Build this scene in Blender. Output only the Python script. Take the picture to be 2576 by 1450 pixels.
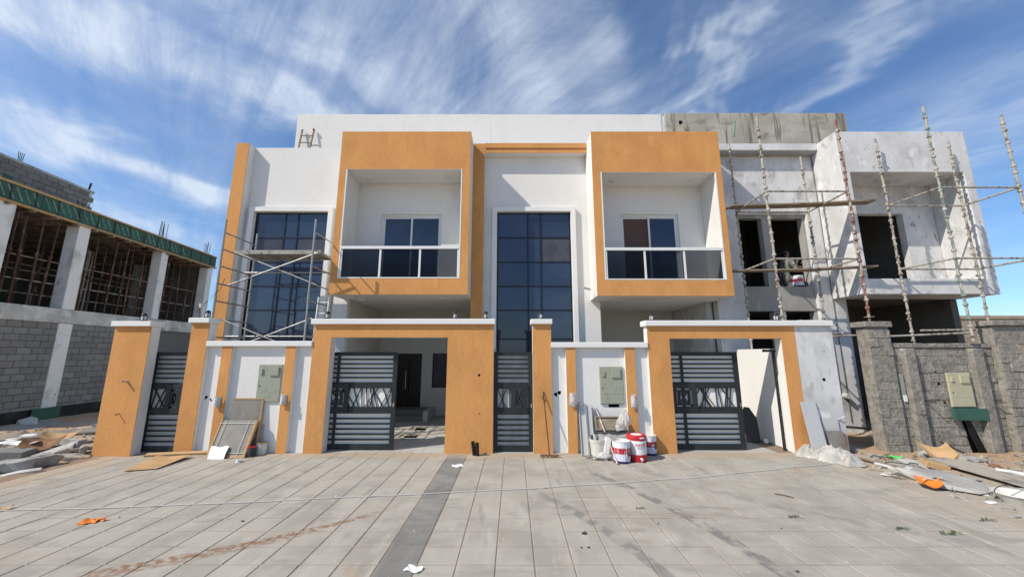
import bpy, bmesh, math, random
from mathutils import Vector, Matrix, noise
R = random.Random(7)
SC = bpy.context.scene
COL = SC.collection
for o in list(bpy.data.objects): bpy.data.objects.remove(o)

# ------------------------------------------------------------------ camera
CAM_H, TILT, FPX, CX, CY = 2.2, math.radians(10.1), 925.0, 1291.0, 725.0
cam = bpy.data.cameras.new('camera'); camo = bpy.data.objects.new('camera', cam); COL.objects.link(camo)
camo.location = (0, 0, CAM_H); camo.rotation_euler = (math.pi/2 + TILT, 0, 0)
cam.sensor_width = 36; cam.lens = FPX/2575*36; cam.shift_x = -3.5/2575
cam.clip_start = .05; cam.clip_end = 3000
SC.camera = camo

# ------------------------------------------------------------------ sky and sun
SUN = Vector((-1.95, -1.0, 2.1)).normalized()          # direction towards the sun
EL = math.asin(SUN.z); AZ = math.atan2(SUN.x, SUN.y)
world = bpy.data.worlds.new('World'); SC.world = world; world.use_nodes = True
SKY_STRENGTH, SUN_STRENGTH, EXPOSURE = .112, 3.8, .34
def build_world():
    nt = world.node_tree; nt.nodes.clear(); N = nt.nodes.new; L = nt.links.new
    out = N('ShaderNodeOutputWorld'); bg = N('ShaderNodeBackground'); bg.inputs[1].default_value = SKY_STRENGTH
    L(bg.outputs[0], out.inputs[0])
    sky = N('ShaderNodeTexSky'); sky.sky_type = 'NISHITA'; sky.sun_disc = False
    sky.sun_elevation = EL; sky.sun_rotation = AZ % (2*math.pi); sky.air_density = 1.0; sky.dust_density = .4; sky.ozone_density = 3.0
    def math_(op, a, b=None, c=None):
        n = N('ShaderNodeMath'); n.operation = op
        for i, v in enumerate((a, b, c)):
            if v is None: continue
            if isinstance(v, (int, float)): n.inputs[i].default_value = v
            else: L(v, n.inputs[i])
        return n.outputs[0]
    tc = N('ShaderNodeTexCoord'); sep = N('ShaderNodeSeparateXYZ'); L(tc.outputs['Generated'], sep.inputs[0])
    zz = math_('ADD', math_('MAXIMUM', sep.outputs[2], 0.0), .16)
    px = math_('DIVIDE', sep.outputs[0], zz); py = math_('DIVIDE', sep.outputs[1], zz)
    def cloud(sx, sy, ox, oy, det, rough, dist, lo, hi):
        cm = N('ShaderNodeCombineXYZ')
        L(math_('MULTIPLY_ADD', px, sx, ox), cm.inputs[0]); L(math_('MULTIPLY_ADD', py, sy, oy), cm.inputs[1])
        n = N('ShaderNodeTexNoise'); n.inputs['Scale'].default_value = 1; n.inputs['Detail'].default_value = det
        n.inputs['Roughness'].default_value = rough; n.inputs['Distortion'].default_value = dist
        L(cm.outputs[0], n.inputs['Vector'])
        mr = N('ShaderNodeMapRange'); mr.interpolation_type = 'SMOOTHSTEP'; mr.inputs[1].default_value = lo; mr.inputs[2].default_value = hi
        L(n.outputs[0], mr.inputs[0]); return mr.outputs[0]
    def warped(sx, sy, ox, det, rough, dist, lo, hi, rot):
        ca, sa = math.cos(rot), math.sin(rot); cm = N('ShaderNodeCombineXYZ')
        u = math_('ADD', math_('MULTIPLY', px, ca), math_('MULTIPLY', py, -sa)); v = math_('ADD', math_('MULTIPLY', px, sa), math_('MULTIPLY', py, ca))
        L(math_('MULTIPLY_ADD', u, sx, ox), cm.inputs[0]); L(math_('MULTIPLY_ADD', v, sy, ox*.7), cm.inputs[1])
        n = N('ShaderNodeTexNoise'); n.inputs['Scale'].default_value = 1; n.inputs['Detail'].default_value = det; n.inputs['Roughness'].default_value = rough; n.inputs['Distortion'].default_value = dist
        L(cm.outputs[0], n.inputs['Vector']); mr = N('ShaderNodeMapRange'); mr.interpolation_type = 'SMOOTHSTEP'; mr.inputs[1].default_value = lo; mr.inputs[2].default_value = hi; L(n.outputs[0], mr.inputs[0]); return mr.outputs[0]
    wob = math_('MULTIPLY', math_('SUBTRACT', warped(2.6, 2.0, 3.3, 4, .6, .4, 0, 1, .3), .5), .5)
    def streak(x0, y0, k, w, amp):              # a band of cirrus along a straight wind line
        d = math_('SUBTRACT', math_('ADD', px, wob), math_('MULTIPLY_ADD', py, k, x0-k*y0)); e = math_('DIVIDE', d, w)
        return math_('MULTIPLY', math_('POWER', 2.718, math_('MULTIPLY', math_('MULTIPLY', e, e), -1.0)), amp)
    bands = streak(-1.06, .71, 1.05, .15, 1.25)
    for q in ((-1.52, .95, .40, .13, 1.25), (-.62, .73, 1.1, .20, .95), (-.12, .80, 1.0, .20, 1.0), (.24, .85, .9, .12, .55), (.56, .72, .02, .045, .75), (.87, .76, -.18, .055, .8), (1.5, .9, -.2, .18, .45), (-2.1, 1.0, .5, .2, .7)):
        bands = math_('ADD', bands, streak(*q))
    strands = warped(8.5, 1.0, 5.1, 8, .64, .45, .32, .72, -.75)
    puffs = warped(3.0, 1.9, 1.4, 9, .68, .6, .32, .74, -.5)
    tex = math_('ADD', math_('MULTIPLY', strands, .50), math_('MULTIPLY', puffs, .58))
    veil = warped(1.1, .7, 8.2, 5, .55, .4, .32, .72, -.6)
    m = math_('MULTIPLY', math_('MINIMUM', bands, 1.15), math_('MULTIPLY_ADD', tex, .85, .14))
    m = math_('ADD', m, math_('MULTIPLY', veil, math_('MULTIPLY_ADD', tex, .34, .10)))
    m = math_('MULTIPLY', math_('MINIMUM', m, 1.0), .80)
    cc = N('ShaderNodeMix'); cc.data_type = 'RGBA'
    tint = N('ShaderNodeMix'); tint.data_type = 'RGBA'; tint.blend_type = 'MULTIPLY'; tint.inputs[0].default_value = 1
    tint.inputs[7].default_value = (.70, .89, 1.06, 1); L(sky.outputs[0], tint.inputs[6])
    L(m, cc.inputs[0]); L(tint.outputs[2], cc.inputs[6]); cc.inputs[7].default_value = (5.7, 6.3, 7.1, 1)
    L(cc.outputs[2], bg.inputs[0])
build_world()
sun = bpy.data.lights.new('sun', 'SUN'); sun.energy = SUN_STRENGTH; sun.angle = math.radians(.5); sun.color = (1, .925, .82)
suno = bpy.data.objects.new('sun', sun); COL.objects.link(suno); suno.location = (-20, -10, 25)
suno.rotation_euler = SUN.to_track_quat('Z', 'Y').to_euler()
SC.view_settings.view_transform = 'Standard'; SC.view_settings.look = 'None'; SC.view_settings.gamma = 1
SC.view_settings.use_curve_mapping = False; SC.view_settings.exposure = EXPOSURE
SC.cycles.max_bounces = 8; SC.cycles.diffuse_bounces = 3; SC.cycles.transparent_max_bounces = 12

# ------------------------------------------------------------------ measuring helpers (picture measurement -> metres on a known plane)
def ray(x, y):
    u = (x-CX)/FPX; v = (CY-y)/FPX
    return Vector((u, math.cos(TILT)-v*math.sin(TILT), math.sin(TILT)+v*math.cos(TILT)))
def P(x, y, Y):
    r = ray(x, y); return Vector((0, 0, CAM_H)) + r*(Y/r.y)
def G(x, y, z=0.0):
    r = ray(x, y); return Vector((0, 0, CAM_H)) + r*((z-CAM_H)/r.z)

# ------------------------------------------------------------------ materials
def mat(name, base, layers=(), bumps=(), rough=.85, spec=.3, metal=0, objrand=0, coords='pos', trans=0, sub=None, coat=0):
    m = bpy.data.materials.new(name); m.use_nodes = True
    nt = m.node_tree; N = nt.nodes.new; L = nt.links.new
    b = nt.nodes['Principled BSDF']
    b.inputs['Roughness'].default_value = rough; b.inputs['Specular IOR Level'].default_value = spec; b.inputs['Metallic'].default_value = metal
    b.inputs['Coat Weight'].default_value = coat
    if coords == 'pos': pos = N('ShaderNodeNewGeometry').outputs['Position']
    else: pos = N('ShaderNodeTexCoord').outputs['Object']
    def nz(scale, detail=4, off=0, dist=0):
        mp = N('ShaderNodeMapping'); mp.inputs['Scale'].default_value = scale; mp.inputs['Location'].default_value = (off, off*.7, off*1.3)
        L(pos, mp.inputs[0]); n = N('ShaderNodeTexNoise'); n.inputs['Scale'].default_value = 1; n.inputs['Detail'].default_value = detail
        n.inputs['Roughness'].default_value = .6; n.inputs['Distortion'].default_value = dist
        L(mp.outputs[0], n.inputs['Vector']); return n.outputs[0]
    rgb = N('ShaderNodeRGB'); rgb.outputs[0].default_value = (*base, 1); cur = rgb.outputs[0]
    if objrand:
        oi = N('ShaderNodeObjectInfo'); mr = N('ShaderNodeMapRange'); mr.inputs[3].default_value = 1-objrand; mr.inputs[4].default_value = 1+objrand
        L(oi.outputs['Random'], mr.inputs[0]); vm = N('ShaderNodeVectorMath'); vm.operation = 'SCALE'; L(cur, vm.inputs[0]); L(mr.outputs[0], vm.inputs['Scale']); cur = vm.outputs[0]
    for i, (c, s, lo, hi) in enumerate(layers):
        mr = N('ShaderNodeMapRange'); mr.inputs[1].default_value = lo; mr.inputs[2].default_value = hi; L(nz(s, 3, 3.1*i+1), mr.inputs[0])
        mx = N('ShaderNodeMix'); mx.data_type = 'RGBA'; L(mr.outputs[0], mx.inputs[0]); L(cur, mx.inputs[6]); mx.inputs[7].default_value = (*c, 1); cur = mx.outputs[2]
    L(cur, b.inputs['Base Color'])
    prev = None
    for i, (s, st, d) in enumerate(bumps):
        bp = N('ShaderNodeBump'); bp.inputs['Strength'].default_value = st; bp.inputs['Distance'].default_value = d
        L(nz(s, 2, 11+5*i), bp.inputs['Height'])
        if prev: L(prev, bp.inputs['Normal'])
        prev = bp.outputs[0]
    if prev: L(prev, b.inputs['Normal'])
    return m
def shade(c, f): return tuple(max(0, min(1, v*f)) for v in c)
MT = {}
OR = (.645, .312, .108)
MT['orange'] = mat('orange_render', OR, [(shade(OR, 1.12), (34, 34, 5), .5, .8), (shade(OR, .86), (1.1, 1.1, .7), .42, .66), (shade(OR, 1.10), (2.6, 2.6, 1.2), .54, .74), (shade(OR, .80), (44, 44, 9), .54, .82)],
                   [((40, 40, 10), .5, .013), ((110, 110, 50), .35, .005), ((3, 3, 3), .12, .03)], .9, .15)
WH = (.755, .735, .69)
MT['white'] = mat('white_render', WH, [((.70, .685, .655), (34, 34, 5), .5, .8), ((.67, .65, .61), (.9, .9, .5), .5, .82)],
                  [((42, 42, 8), .34, .010), ((110, 110, 50), .3, .005), ((2.5, 2.5, 2.5), .12, .03)], .92, .15)
MT['white_smooth'] = mat('white_paint', (.77, .755, .72), [((.70, .69, .67), (1.2, 1.2, .8), .5, .85)], [((9, 9, 9), .2, .006), ((60, 60, 60), .12, .003)], .85, .2)
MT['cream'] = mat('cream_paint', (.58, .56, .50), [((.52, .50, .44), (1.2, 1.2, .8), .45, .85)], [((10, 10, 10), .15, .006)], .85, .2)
MT['glass'] = mat('blue_curtain_glass', (.020, .030, .060), [((.032, .044, .080), (.7, .7, 1.6), .4, .7)], [((.8, .8, .8), .10, .04)], .03, .75, 0, .35)
MT['glass_dusty'] = mat('dusty_glass', (.05, .052, .065), [((.09, .088, .09), (2, 2, 2.5), .4, .75)], [((.9, .9, .9), .05, .03)], .16, .45, 0, .2)
MT['glass_brown'] = mat('brown_film', (.11, .052, .022), [((.08, .04, .02), (1, 1, 2), .4, .7)], (), .12, .4)
MT['mullion'] = mat('mullion', (.008, .010, .02), (), (), .35, .4)
MT['alu'] = mat('white_aluminium', (.74, .74, .72), [((.64, .63, .6), (6, 6, 6), .55, .8)], (), .45, .4)
MT['char'] = mat('charcoal_gate_paint', (.020, .024, .026), [((.036, .040, .041), (3, 3, 1.5), .52, .80), ((.11, .10, .09), (14, 14, 6), .66, .85)], [((120, 120, 120), .1, .001)], .5, .35)
MT['gate_sheet_pale'] = mat('pale_gate_backing', (.86, .82, .74), [((.78, .75, .68), (2.2, 2.2, 1.8), .48, .72)], (), .6, .3)
MT['gate_sheet'] = mat('gate_backing_sheet', (.50, .49, .46), [((.33, .33, .32), (2.2, 2.2, 1.8), .48, .72), ((.50, .49, .46), (5, 5, 16), .60, .78)], (), .55, .35)
MT['conc'] = mat('raw_concrete', (.52, .51, .47), [((.36, .35, .32), (1.6, 1.6, 1.2), .42, .60), ((.66, .65, .60), (2.6, 2.6, 2), .54, .70), ((.26, .25, .22), (4, 4, 3), .62, .72)], [((7, 7, 7), .35, .02), ((60, 60, 60), .3, .006)], .95, .1)
MT['conc_light'] = mat('pale_column_concrete', (.74, .73, .70), [((.45, .445, .42), (2.0, 2.0, 1.2), .52, .72), ((.33, .325, .30), (5, 5, 3), .64, .78)], [((5, 5, 5), .25, .02), ((60, 60, 60), .3, .006)], .95, .1)
MT['conc_stain'] = mat('stained_concrete', (.37, .345, .285), [((.47, .445, .38), (.9, .9, .9), .42, .64), ((.20, .185, .145), (4.2, 4.2, .30), .54, .62), ((.25, .235, .19), (1.6, 1.6, 3), .56, .70)], [((8, 8, 8), .25, .015)], .95, .1)
MT['plaster'] = mat('whitewashed_plaster', (.66, .655, .64), [((.52, .515, .50), (.9, .9, .6), .42, .62), ((.36, .35, .325), (1.5, 1.5, 1.0), .58, .70), ((.74, .735, .72), (3, 3, 2.2), .54, .70), ((.30, .29, .265), (5.5, 5.5, 2.6), .66, .74), ((.48, .475, .46), (14, 14, 3), .60, .72)], [((4, 4, 4), .3, .02), ((40, 40, 40), .2, .005)], .93, .12)
MT['plaster_grey'] = mat('grey_cement_plaster', (.36, .35, .325), [((.28, .27, .25), (1.3, 1.3, .9), .45, .7), ((.47, .46, .44), (2.5, 2.5, 1.2), .60, .75)], [((6, 6, 6), .3, .015), ((60, 60, 60), .25, .005)], .95, .1)
MT['block'] = mat('concrete_block', (.215, .21, .197), [((.20, .195, .185), (4, 4, 4), .45, .7)], [((70, 70, 70), .5, .008), ((14, 14, 14), .25, .01)], .97, .08, 0, .17)
MT['block_rough'] = mat('spatterdashed_block', (.30, .275, .235), [((.205, .19, .165), (8, 8, 8), .46, .62), ((.40, .37, .32), (4, 4, 4), .56, .74)], [((14, 14, 14), .7, .03), ((60, 60, 60), .8, .012)], .98, .06, 0, .10)
MT['render_bed'] = mat('rough_mortar_bed', (.22, .205, .175), (), [((26, 26, 26), .9, .03)], .97, .05)
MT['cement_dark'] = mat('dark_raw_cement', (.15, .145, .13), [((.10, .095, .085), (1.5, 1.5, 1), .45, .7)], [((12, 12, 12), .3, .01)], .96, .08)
MT['mortar'] = mat('mortar', (.155, .15, .14), (), [((60, 60, 60), .5, .01)], .97, .05)
MT['bitumen'] = mat('bitumen', (.012, .012, .012), [((.03, .03, .028), (3, 3, 3), .5, .7)], [((20, 20, 20), .4, .01)], .7, .3)
MT['ply'] = mat('green_film_plywood', (.045, .115, .085), [((.035, .085, .062), (1.5, 1.5, 1.5), .45, .7)], (), .7, .25)
MT['ply_mark'] = mat('plywood_print', (.24, .34, .30), [((.09, .17, .14), (20, 20, 20), .45, .6)], (), .75, .2)
MT['timber'] = mat('pine_timber', (.50, .32, .15), [((.38, .22, .10), (3, 14, 14), .45, .7)], (), .85, .2, 0, .2)
MT['timber_old'] = mat('weathered_plank', (.27, .215, .155), [((.19, .15, .11), (2, 20, 20), .45, .7), ((.42, .38, .33), (4, 4, 4), .62, .78)], [((3, 40, 40), .3, .006)], .92, .12)
MT['rust'] = mat('rusty_prop', (.105, .052, .037), [((.07, .05, .038), (8, 8, 5), .45, .65), ((.24, .21, .18), (6, 6, 3), .56, .70)], (), .85, .2, 0, .35)
MT['tube'] = mat('cement_caked_tube', (.40, .37, .31), [((.15, .12, .10), (14, 14, 7), .50, .62), ((.55, .52, .45), (10, 10, 5), .60, .75)], [((50, 50, 50), .6, .01)], .9, .15)
MT['tube_red'] = mat('red_scaffold_tube', (.21, .095, .075), [((.40, .35, .29), (9, 9, 4), .47, .55), ((.12, .07, .06), (10, 10, 8), .6, .72)], [((50, 50, 50), .5, .008)], .85, .2)
MT['tube_green'] = mat('green_scaffold_tube', (.17, .215, .185), [((.42, .39, .32), (9, 9, 4), .46, .55), ((.12, .10, .09), (10, 10, 8), .62, .72)], [((50, 50, 50), .5, .008)], .85, .2)
MT['galv'] = mat('galvanised_steel', (.37, .365, .345), [((.30, .28, .25), (12, 12, 12), .52, .66), ((.62, .61, .58), (9, 9, 9), .6, .75)], (), .42, .5, .55)
MT['deck'] = mat('scaffold_deck', (.33, .32, .28), [((.50, .36, .06), (5, 5, 30), .60, .68), ((.2, .19, .17), (8, 8, 8), .5, .7)], (), .6, .3, .3)
MT['steel'] = mat('rebar', (.07, .055, .045), (), (), .7, .3, .4)
MT['black'] = mat('black_plastic', (.012, .012, .013), (), (), .38, .4)
MT['lamp_glass'] = mat('clear_lamp_glass', (.58, .58, .56), [((.12, .12, .12), (40, 40, 28), .55, .62)], (), .25, .5)
MT['meter'] = mat('grey_green_meter_box', (.335, .345, .265), [((.27, .28, .22), (9, 9, 5), .55, .7), ((.58, .575, .52), (16, 16, 6), .67, .76)], (), .6, .3)
MT['meter_new'] = mat('beige_meter_box', (.47, .44, .30), [((.41, .385, .27), (5, 5, 5), .5, .75)], (), .55, .3)
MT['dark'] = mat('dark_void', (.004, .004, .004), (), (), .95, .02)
MT['wood_door'] = mat('dark_timber_door', (.018, .013, .010), [((.028, .02, .016), (10, 10, 2), .45, .7)], (), .45, .4)
MT['granite'] = mat('grey_granite', (.22, .22, .21), [((.12, .12, .12), (40, 40, 40), .45, .6), ((.36, .355, .34), (60, 60, 60), .56, .7)], (), .6, .3)
MT['chrome'] = mat('brushed_steel', (.5, .5, .5), (), (), .25, .5, .9)
MT['porcelain'] = mat('grey_brown_porcelain', (.25, .225, .19), [((.19, .17, .145), (2.2, 2.2, 2.2), .42, .68), ((.36, .335, .30), (4, 4, 3), .60, .78)], (), .5, .35)
MT['porcelain_pale'] = mat('pale_grey_tile', (.47, .475, .47), [((.40, .405, .40), (1.5, 1.5, 1.5), .45, .75)], (), .55, .3)
MT['tile_back'] = mat('tile_ceramic_back', (.52, .51, .49), (), (), .9, .1)
MT['cardboard'] = mat('cardboard', (.48, .315, .165), [((.38, .24, .12), (3, 3, 3), .5, .75)], [((10, 10, 10), .2, .01)], .92, .1)
MT['paper'] = mat('white_paper', (.80, .80, .80), [((.68, .68, .69), (5, 5, 5), .55, .8)], (), .9, .15)
MT['strap'] = mat('white_strap', (.50, .51, .49), (), (), .5, .3)
MT['rope'] = mat('pale_rope', (.56, .54, .49), [((.55, .52, .46), (30, 30, 30), .5, .6)], (), .95, .1)
MT['red'] = mat('red_plastic', (.50, .022, .028), [((.36, .025, .03), (8, 8, 8), .58, .75)], (), .42, .4)
MT['cooler_white'] = mat('white_plastic', (.76, .74, .72), [((.60, .57, .53), (7, 7, 7), .6, .78)], (), .45, .4)
MT['can_white'] = mat('paint_can_label_white', (.72, .73, .76), [((.22, .24, .40), (22, 22, 12), .62, .66)], (), .4, .4)
MT['can_pale'] = mat('paint_can_label_pale', (.60, .60, .70), [((.75, .75, .76), (14, 14, 1.5), .58, .62)], (), .4, .4)
MT['can_red'] = mat('paint_can_label_red', (.46, .03, .045), [((.74, .72, .70), (20, 20, 1.3), .64, .67)], (), .4, .4)
MT['can_maroon'] = mat('paint_can_label_maroon', (.23, .02, .04), (), (), .4, .4)
MT['can_blue'] = mat('paint_can_label_blue', (.018, .018, .10), (), (), .4, .4)
MT['bucket'] = mat('dirty_white_bucket', (.62, .60, .54), [((.46, .44, .38), (8, 8, 6), .52, .75)], (), .55, .35)
MT['sticker'] = mat('sticker_ink', (.55, .10, .08), (), (), .6, .3)
MT['orange_plastic'] = mat('orange_plastic', (.72, .20, .02), [((.58, .15, .02), (8, 8, 8), .5, .75)], (), .5, .35)
MT['green_plastic'] = mat('bright_green_plastic', (.06, .42, .10), (), (), .5, .35)
MT['net'] = mat('dark_green_net', (.02, .09, .075), (), (), .8, .2)
MT['leaf'] = mat('green_leaf', (.06, .10, .03), (), (), .7, .3)
MT['dirt_metal'] = mat('rusty_sheet', (.20, .10, .055), [((.32, .18, .08), (5, 5, 5), .5, .7)], (), .8, .2)
MT['foam_black'] = mat('dark_slab', (.055, .058, .06), [((.095, .095, .09), (3, 3, 3), .5, .75)], [((8, 8, 8), .25, .01)], .75, .2)
MT['pink'] = mat('pink_pole', (.55, .36, .33), [((.68, .62, .58), (9, 9, 9), .5, .6)], (), .6, .3)
MT['skin'] = mat('skin', (.20, .11, .075), (), (), .6, .3)
MT['hair'] = mat('dark_hair', (.02, .016, .014), (), (), .8, .2)
MT['camo'] = mat('work_clothes', (.16, .16, .13), [((.30, .30, .26), (9, 9, 9), .5, .58), ((.06, .06, .05), (12, 12, 12), .58, .62)], (), .9, .1)
MT['pvc'] = mat('grey_pvc', (.50, .50, .48), (), (), .5, .35)
MT['foliage'] = mat('tree_leaf', (.05, .085, .03), [((.08, .11, .04), (2, 2, 2), .45, .65)], (), .75, .2)
MT['bark'] = mat('bark', (.16, .12, .085), (), [((12, 12, 4), .5, .02)], .95, .1)
MT['sheet_stain'] = mat('stained_formply', (.37, .335, .275), [((.23, .21, .185), (6, 2.5, 4), .52, .64), ((.42, .38, .32), (3, 3, 3), .58, .75)], [((9, 9, 9), .3, .01)], .9, .12)
MT['brownwall'] = mat('far_block_wall', (.37, .30, .22), [((.30, .24, .18), (2, 2, 2), .45, .7)], [((10, 10, 10), .3, .02)], .95, .1)

def mixed(name, build):
    m = bpy.data.materials.new(name); m.use_nodes = True; nt = m.node_tree
    nt.nodes.clear(); build(nt, nt.nodes.new, nt.links.new); return m
def _tint(nt, N, L):
    out = N('ShaderNodeOutputMaterial'); mx = N('ShaderNodeMixShader'); tr = N('ShaderNodeBsdfTransparent'); gl = N('ShaderNodeBsdfPrincipled')
    tr.inputs[0].default_value = (.44, .46, .50, 1); gl.inputs['Base Color'].default_value = (.012, .014, .02, 1); gl.inputs['Roughness'].default_value = .04
    fr = N('ShaderNodeFresnel'); fr.inputs[0].default_value = 1.5
    mr = N('ShaderNodeMapRange'); mr.inputs[3].default_value = .20; mr.inputs[4].default_value = 1; L(fr.outputs[0], mr.inputs[0])
    L(mr.outputs[0], mx.inputs[0]); L(tr.outputs[0], mx.inputs[1]); L(gl.outputs[0], mx.inputs[2]); L(mx.outputs[0], out.inputs[0])
MT['tint'] = mixed('smoked_balustrade_glass', _tint)
def _film(col, keep):
    def f(nt, N, L):
        out = N('ShaderNodeOutputMaterial'); mx = N('ShaderNodeMixShader'); tr = N('ShaderNodeBsdfTransparent'); b = N('ShaderNodeBsdfPrincipled')
        b.inputs['Base Color'].default_value = (*col, 1); b.inputs['Roughness'].default_value = .22; b.inputs['Specular IOR Level'].default_value = .5
        tl = N('ShaderNodeBsdfTranslucent'); tl.inputs[0].default_value = (*col, 1); m2 = N('ShaderNodeMixShader'); m2.inputs[0].default_value = .35
        tcn = N('ShaderNodeNewGeometry'); n = N('ShaderNodeTexNoise'); n.inputs['Scale'].default_value = 7; n.inputs['Detail'].default_value = 4; L(tcn.outputs['Position'], n.inputs['Vector'])
        mr = N('ShaderNodeMapRange'); mr.inputs[1].default_value = .35; mr.inputs[2].default_value = .65; mr.inputs[3].default_value = keep-.2; mr.inputs[4].default_value = keep+.2
        bp = N('ShaderNodeBump'); bp.inputs['Strength'].default_value = .3; bp.inputs['Distance'].default_value = .02
        n2 = N('ShaderNodeTexNoise'); n2.inputs['Scale'].default_value = 16; n2.inputs['Detail'].default_value = 5; L(tcn.outputs['Position'], n2.inputs['Vector']); L(n2.outputs[0], bp.inputs['Height']); L(bp.outputs[0], b.inputs['Normal'])
        L(n.outputs[0], mr.inputs[0]); L(mr.outputs[0], mx.inputs[0]); L(b.outputs[0], m2.inputs[1]); L(tl.outputs[0], m2.inputs[2])
        L(tr.outputs[0], mx.inputs[1]); L(m2.outputs[0], mx.inputs[2]); L(mx.outputs[0], out.inputs[0])
    return f
MT['film'] = mixed('clear_plastic_film', _film((.76, .74, .69), .62))
MT['film_thin'] = mixed('thin_plastic_wrap', _film((.80, .75, .72), .34))

def ground_mats():
    # paving: grey concrete tiles with dust, scuffs and tyre marks of their own shape
    def paving(name, base, rnd):
        m = mat(name, base, [(shade(base, .84), (1.6, 1.6, 1.6), .44, .62), (shade(base, 1.12), (5, 1.2, 3), .55, .75), ((.40, .345, .275), (.55, .8, 1), .60, .78), (shade(base, .74), (1.1, 3.6, 2), .57, .74), (shade(base, .78), (3.5, .9, 2), .62, .72), ((.36, .27, .19), (1.7, 1.2, 1), .66, .80), ((.55, .54, .51), (16, 16, 16), .70, .74)],
                [((45, 45, 45), .3, .005), ((6, 6, 6), .2, .008)], .9, .15, 0, rnd)
        nt = m.node_tree; N = nt.nodes.new; L = nt.links.new
        b = nt.nodes['Principled BSDF']; cur = b.inputs['Base Color'].links[0].from_socket
        geo = N('ShaderNodeNewGeometry'); sep = N('ShaderNodeSeparateXYZ'); L(geo.outputs['Position'], sep.inputs[0])
        def ma(op, a, bb=None):
            n = N('ShaderNodeMath'); n.operation = op
            for i, v in enumerate((a, bb)):
                if v is None: continue
                if isinstance(v, (int, float)): n.inputs[i].default_value = v
                else: L(v, n.inputs[i])
            return n.outputs[0]
        def ss(v, a, c, lo, hi):
            mr = N('ShaderNodeMapRange'); mr.interpolation_type = 'SMOOTHSTEP'; mr.inputs[1].default_value = a; mr.inputs[2].default_value = c; mr.inputs[3].default_value = lo; mr.inputs[4].default_value = hi; L(v, mr.inputs[0]); return mr.outputs[0]
        def noi(s, d=4):
            mp = N('ShaderNodeMapping'); mp.inputs['Scale'].default_value = s; L(geo.outputs['Position'], mp.inputs[0])
            n = N('ShaderNodeTexNoise'); n.inputs['Scale'].default_value = 1; n.inputs['Detail'].default_value = d; L(mp.outputs[0], n.inputs['Vector']); return n.outputs[0]
        def ring(cx, cy, r, w, a0, a1, col, amt, tread):
            nonlocal cur
            dx = ma('SUBTRACT', sep.outputs[0], cx); dy = ma('SUBTRACT', sep.outputs[1], cy)
            d = ma('SQRT', ma('ADD', ma('MULTIPLY', dx, dx), ma('MULTIPLY', dy, dy)))
            band = ss(ma('ABSOLUTE', ma('SUBTRACT', d, r)), w*.75, w, 1, 0)
            xlim = ma('MULTIPLY', ss(sep.outputs[0], a0, a0+.5, 0, 1), ss(sep.outputs[0], a1-.5, a1, 1, 0))
            f = ma('MULTIPLY', ma('MULTIPLY', band, xlim), ss(noi((14, 14, 1)) if tread else noi((5, 5, 1)), .38, .58, 0, amt))
            mx = N('ShaderNodeMix'); mx.data_type = 'RGBA'; L(f, mx.inputs[0]); L(cur, mx.inputs[6]); mx.inputs[7].default_value = (*col, 1); cur = mx.outputs[2]
        ring(-8.2, 13.4, 9.98, .07, -4.6, -1.7, (.25, .150, .095), 1.0, True)
        ring(-8.7, 13.9, 10.75, .06, -4.9, -2.3, (.27, .175, .12), .8, True)
        ring(-6.0, 2.6, 8.9, .10, 1.2, 3.2, (.17, .165, .16), .8, False)
        ring(-5.6, 1.9, 7.5, .09, .2, 2.2, (.18, .175, .17), .7, False)
        ring(1.0, -1.2, 6.9, .07, .8, 3.0, (.32, .24, .17), .5, True)
        ring(9.0, 11.5, 7.6, .12, 2.0, 5.8, (.20, .19, .19), .4, False)
        # sand washed in from both open edges
        sand = ma('MAXIMUM', ss(ma('ADD', sep.outputs[0], ma('MULTIPLY', noi((.9, .9, 1)), 2.6)), -7.9, -6.6, .75, 0), ss(ma('ADD', sep.outputs[0], ma('MULTIPLY', noi((.8, .8, 1)), -2.4)), 4.7, 6.2, 0, .5))
        strip = ss(ma('ADD', sep.outputs[1], ma('MULTIPLY', noi((1.6, 1.6, 1)), .9)), 8.75, 9.25, 0, .7)
        sand = ma('MAXIMUM', sand, strip)
        mx = N('ShaderNodeMix'); mx.data_type = 'RGBA'; L(sand, mx.inputs[0]); L(cur, mx.inputs[6]); mx.inputs[7].default_value = (.42, .315, .215, 1); cur = mx.outputs[2]
        L(cur, b.inputs['Base Color']); return m
    MT['pav'] = paving('grey_paving_tile', (.388, .360, .306), .05)
    MT['pav_dark'] = paving('slate_paving_tile', (.228, .222, .205), .13)
    MT['joint'] = mat('sandy_joint', (.27, .20, .145), [((.20, .16, .13), (2, 2, 2), .45, .7)], (), .95, .05)
    MT['sand'] = mat('desert_sand', (.42, .285, .175), [((.36, .34, .30), (.55, .55, .55), .44, .60), ((.25, .235, .21), (1.7, 1.7, 1.7), .56, .74), ((.50, .33, .19), (.8, .8, .8), .58, .75)], [((8, 8, 8), .6, .05), ((45, 45, 45), .6, .015)], .97, .06)
    MT['rubble'] = mat('grey_rubble', (.38, .37, .34), [((.27, .26, .24), (5, 5, 5), .45, .7), ((.44, .36, .27), (2.5, 2.5, 2.5), .58, .75)], [((20, 20, 20), .6, .02), ((70, 70, 70), .4, .006)], .97, .06, 0, .2)
    MT['courtyard'] = mat('pale_courtyard_tile', (.42, .405, .365), [((.36, .34, .30), (2, 2, 2), .45, .7)], [((40, 40, 40), .2, .004)], .9, .15, 0, .05)
ground_mats()

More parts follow.
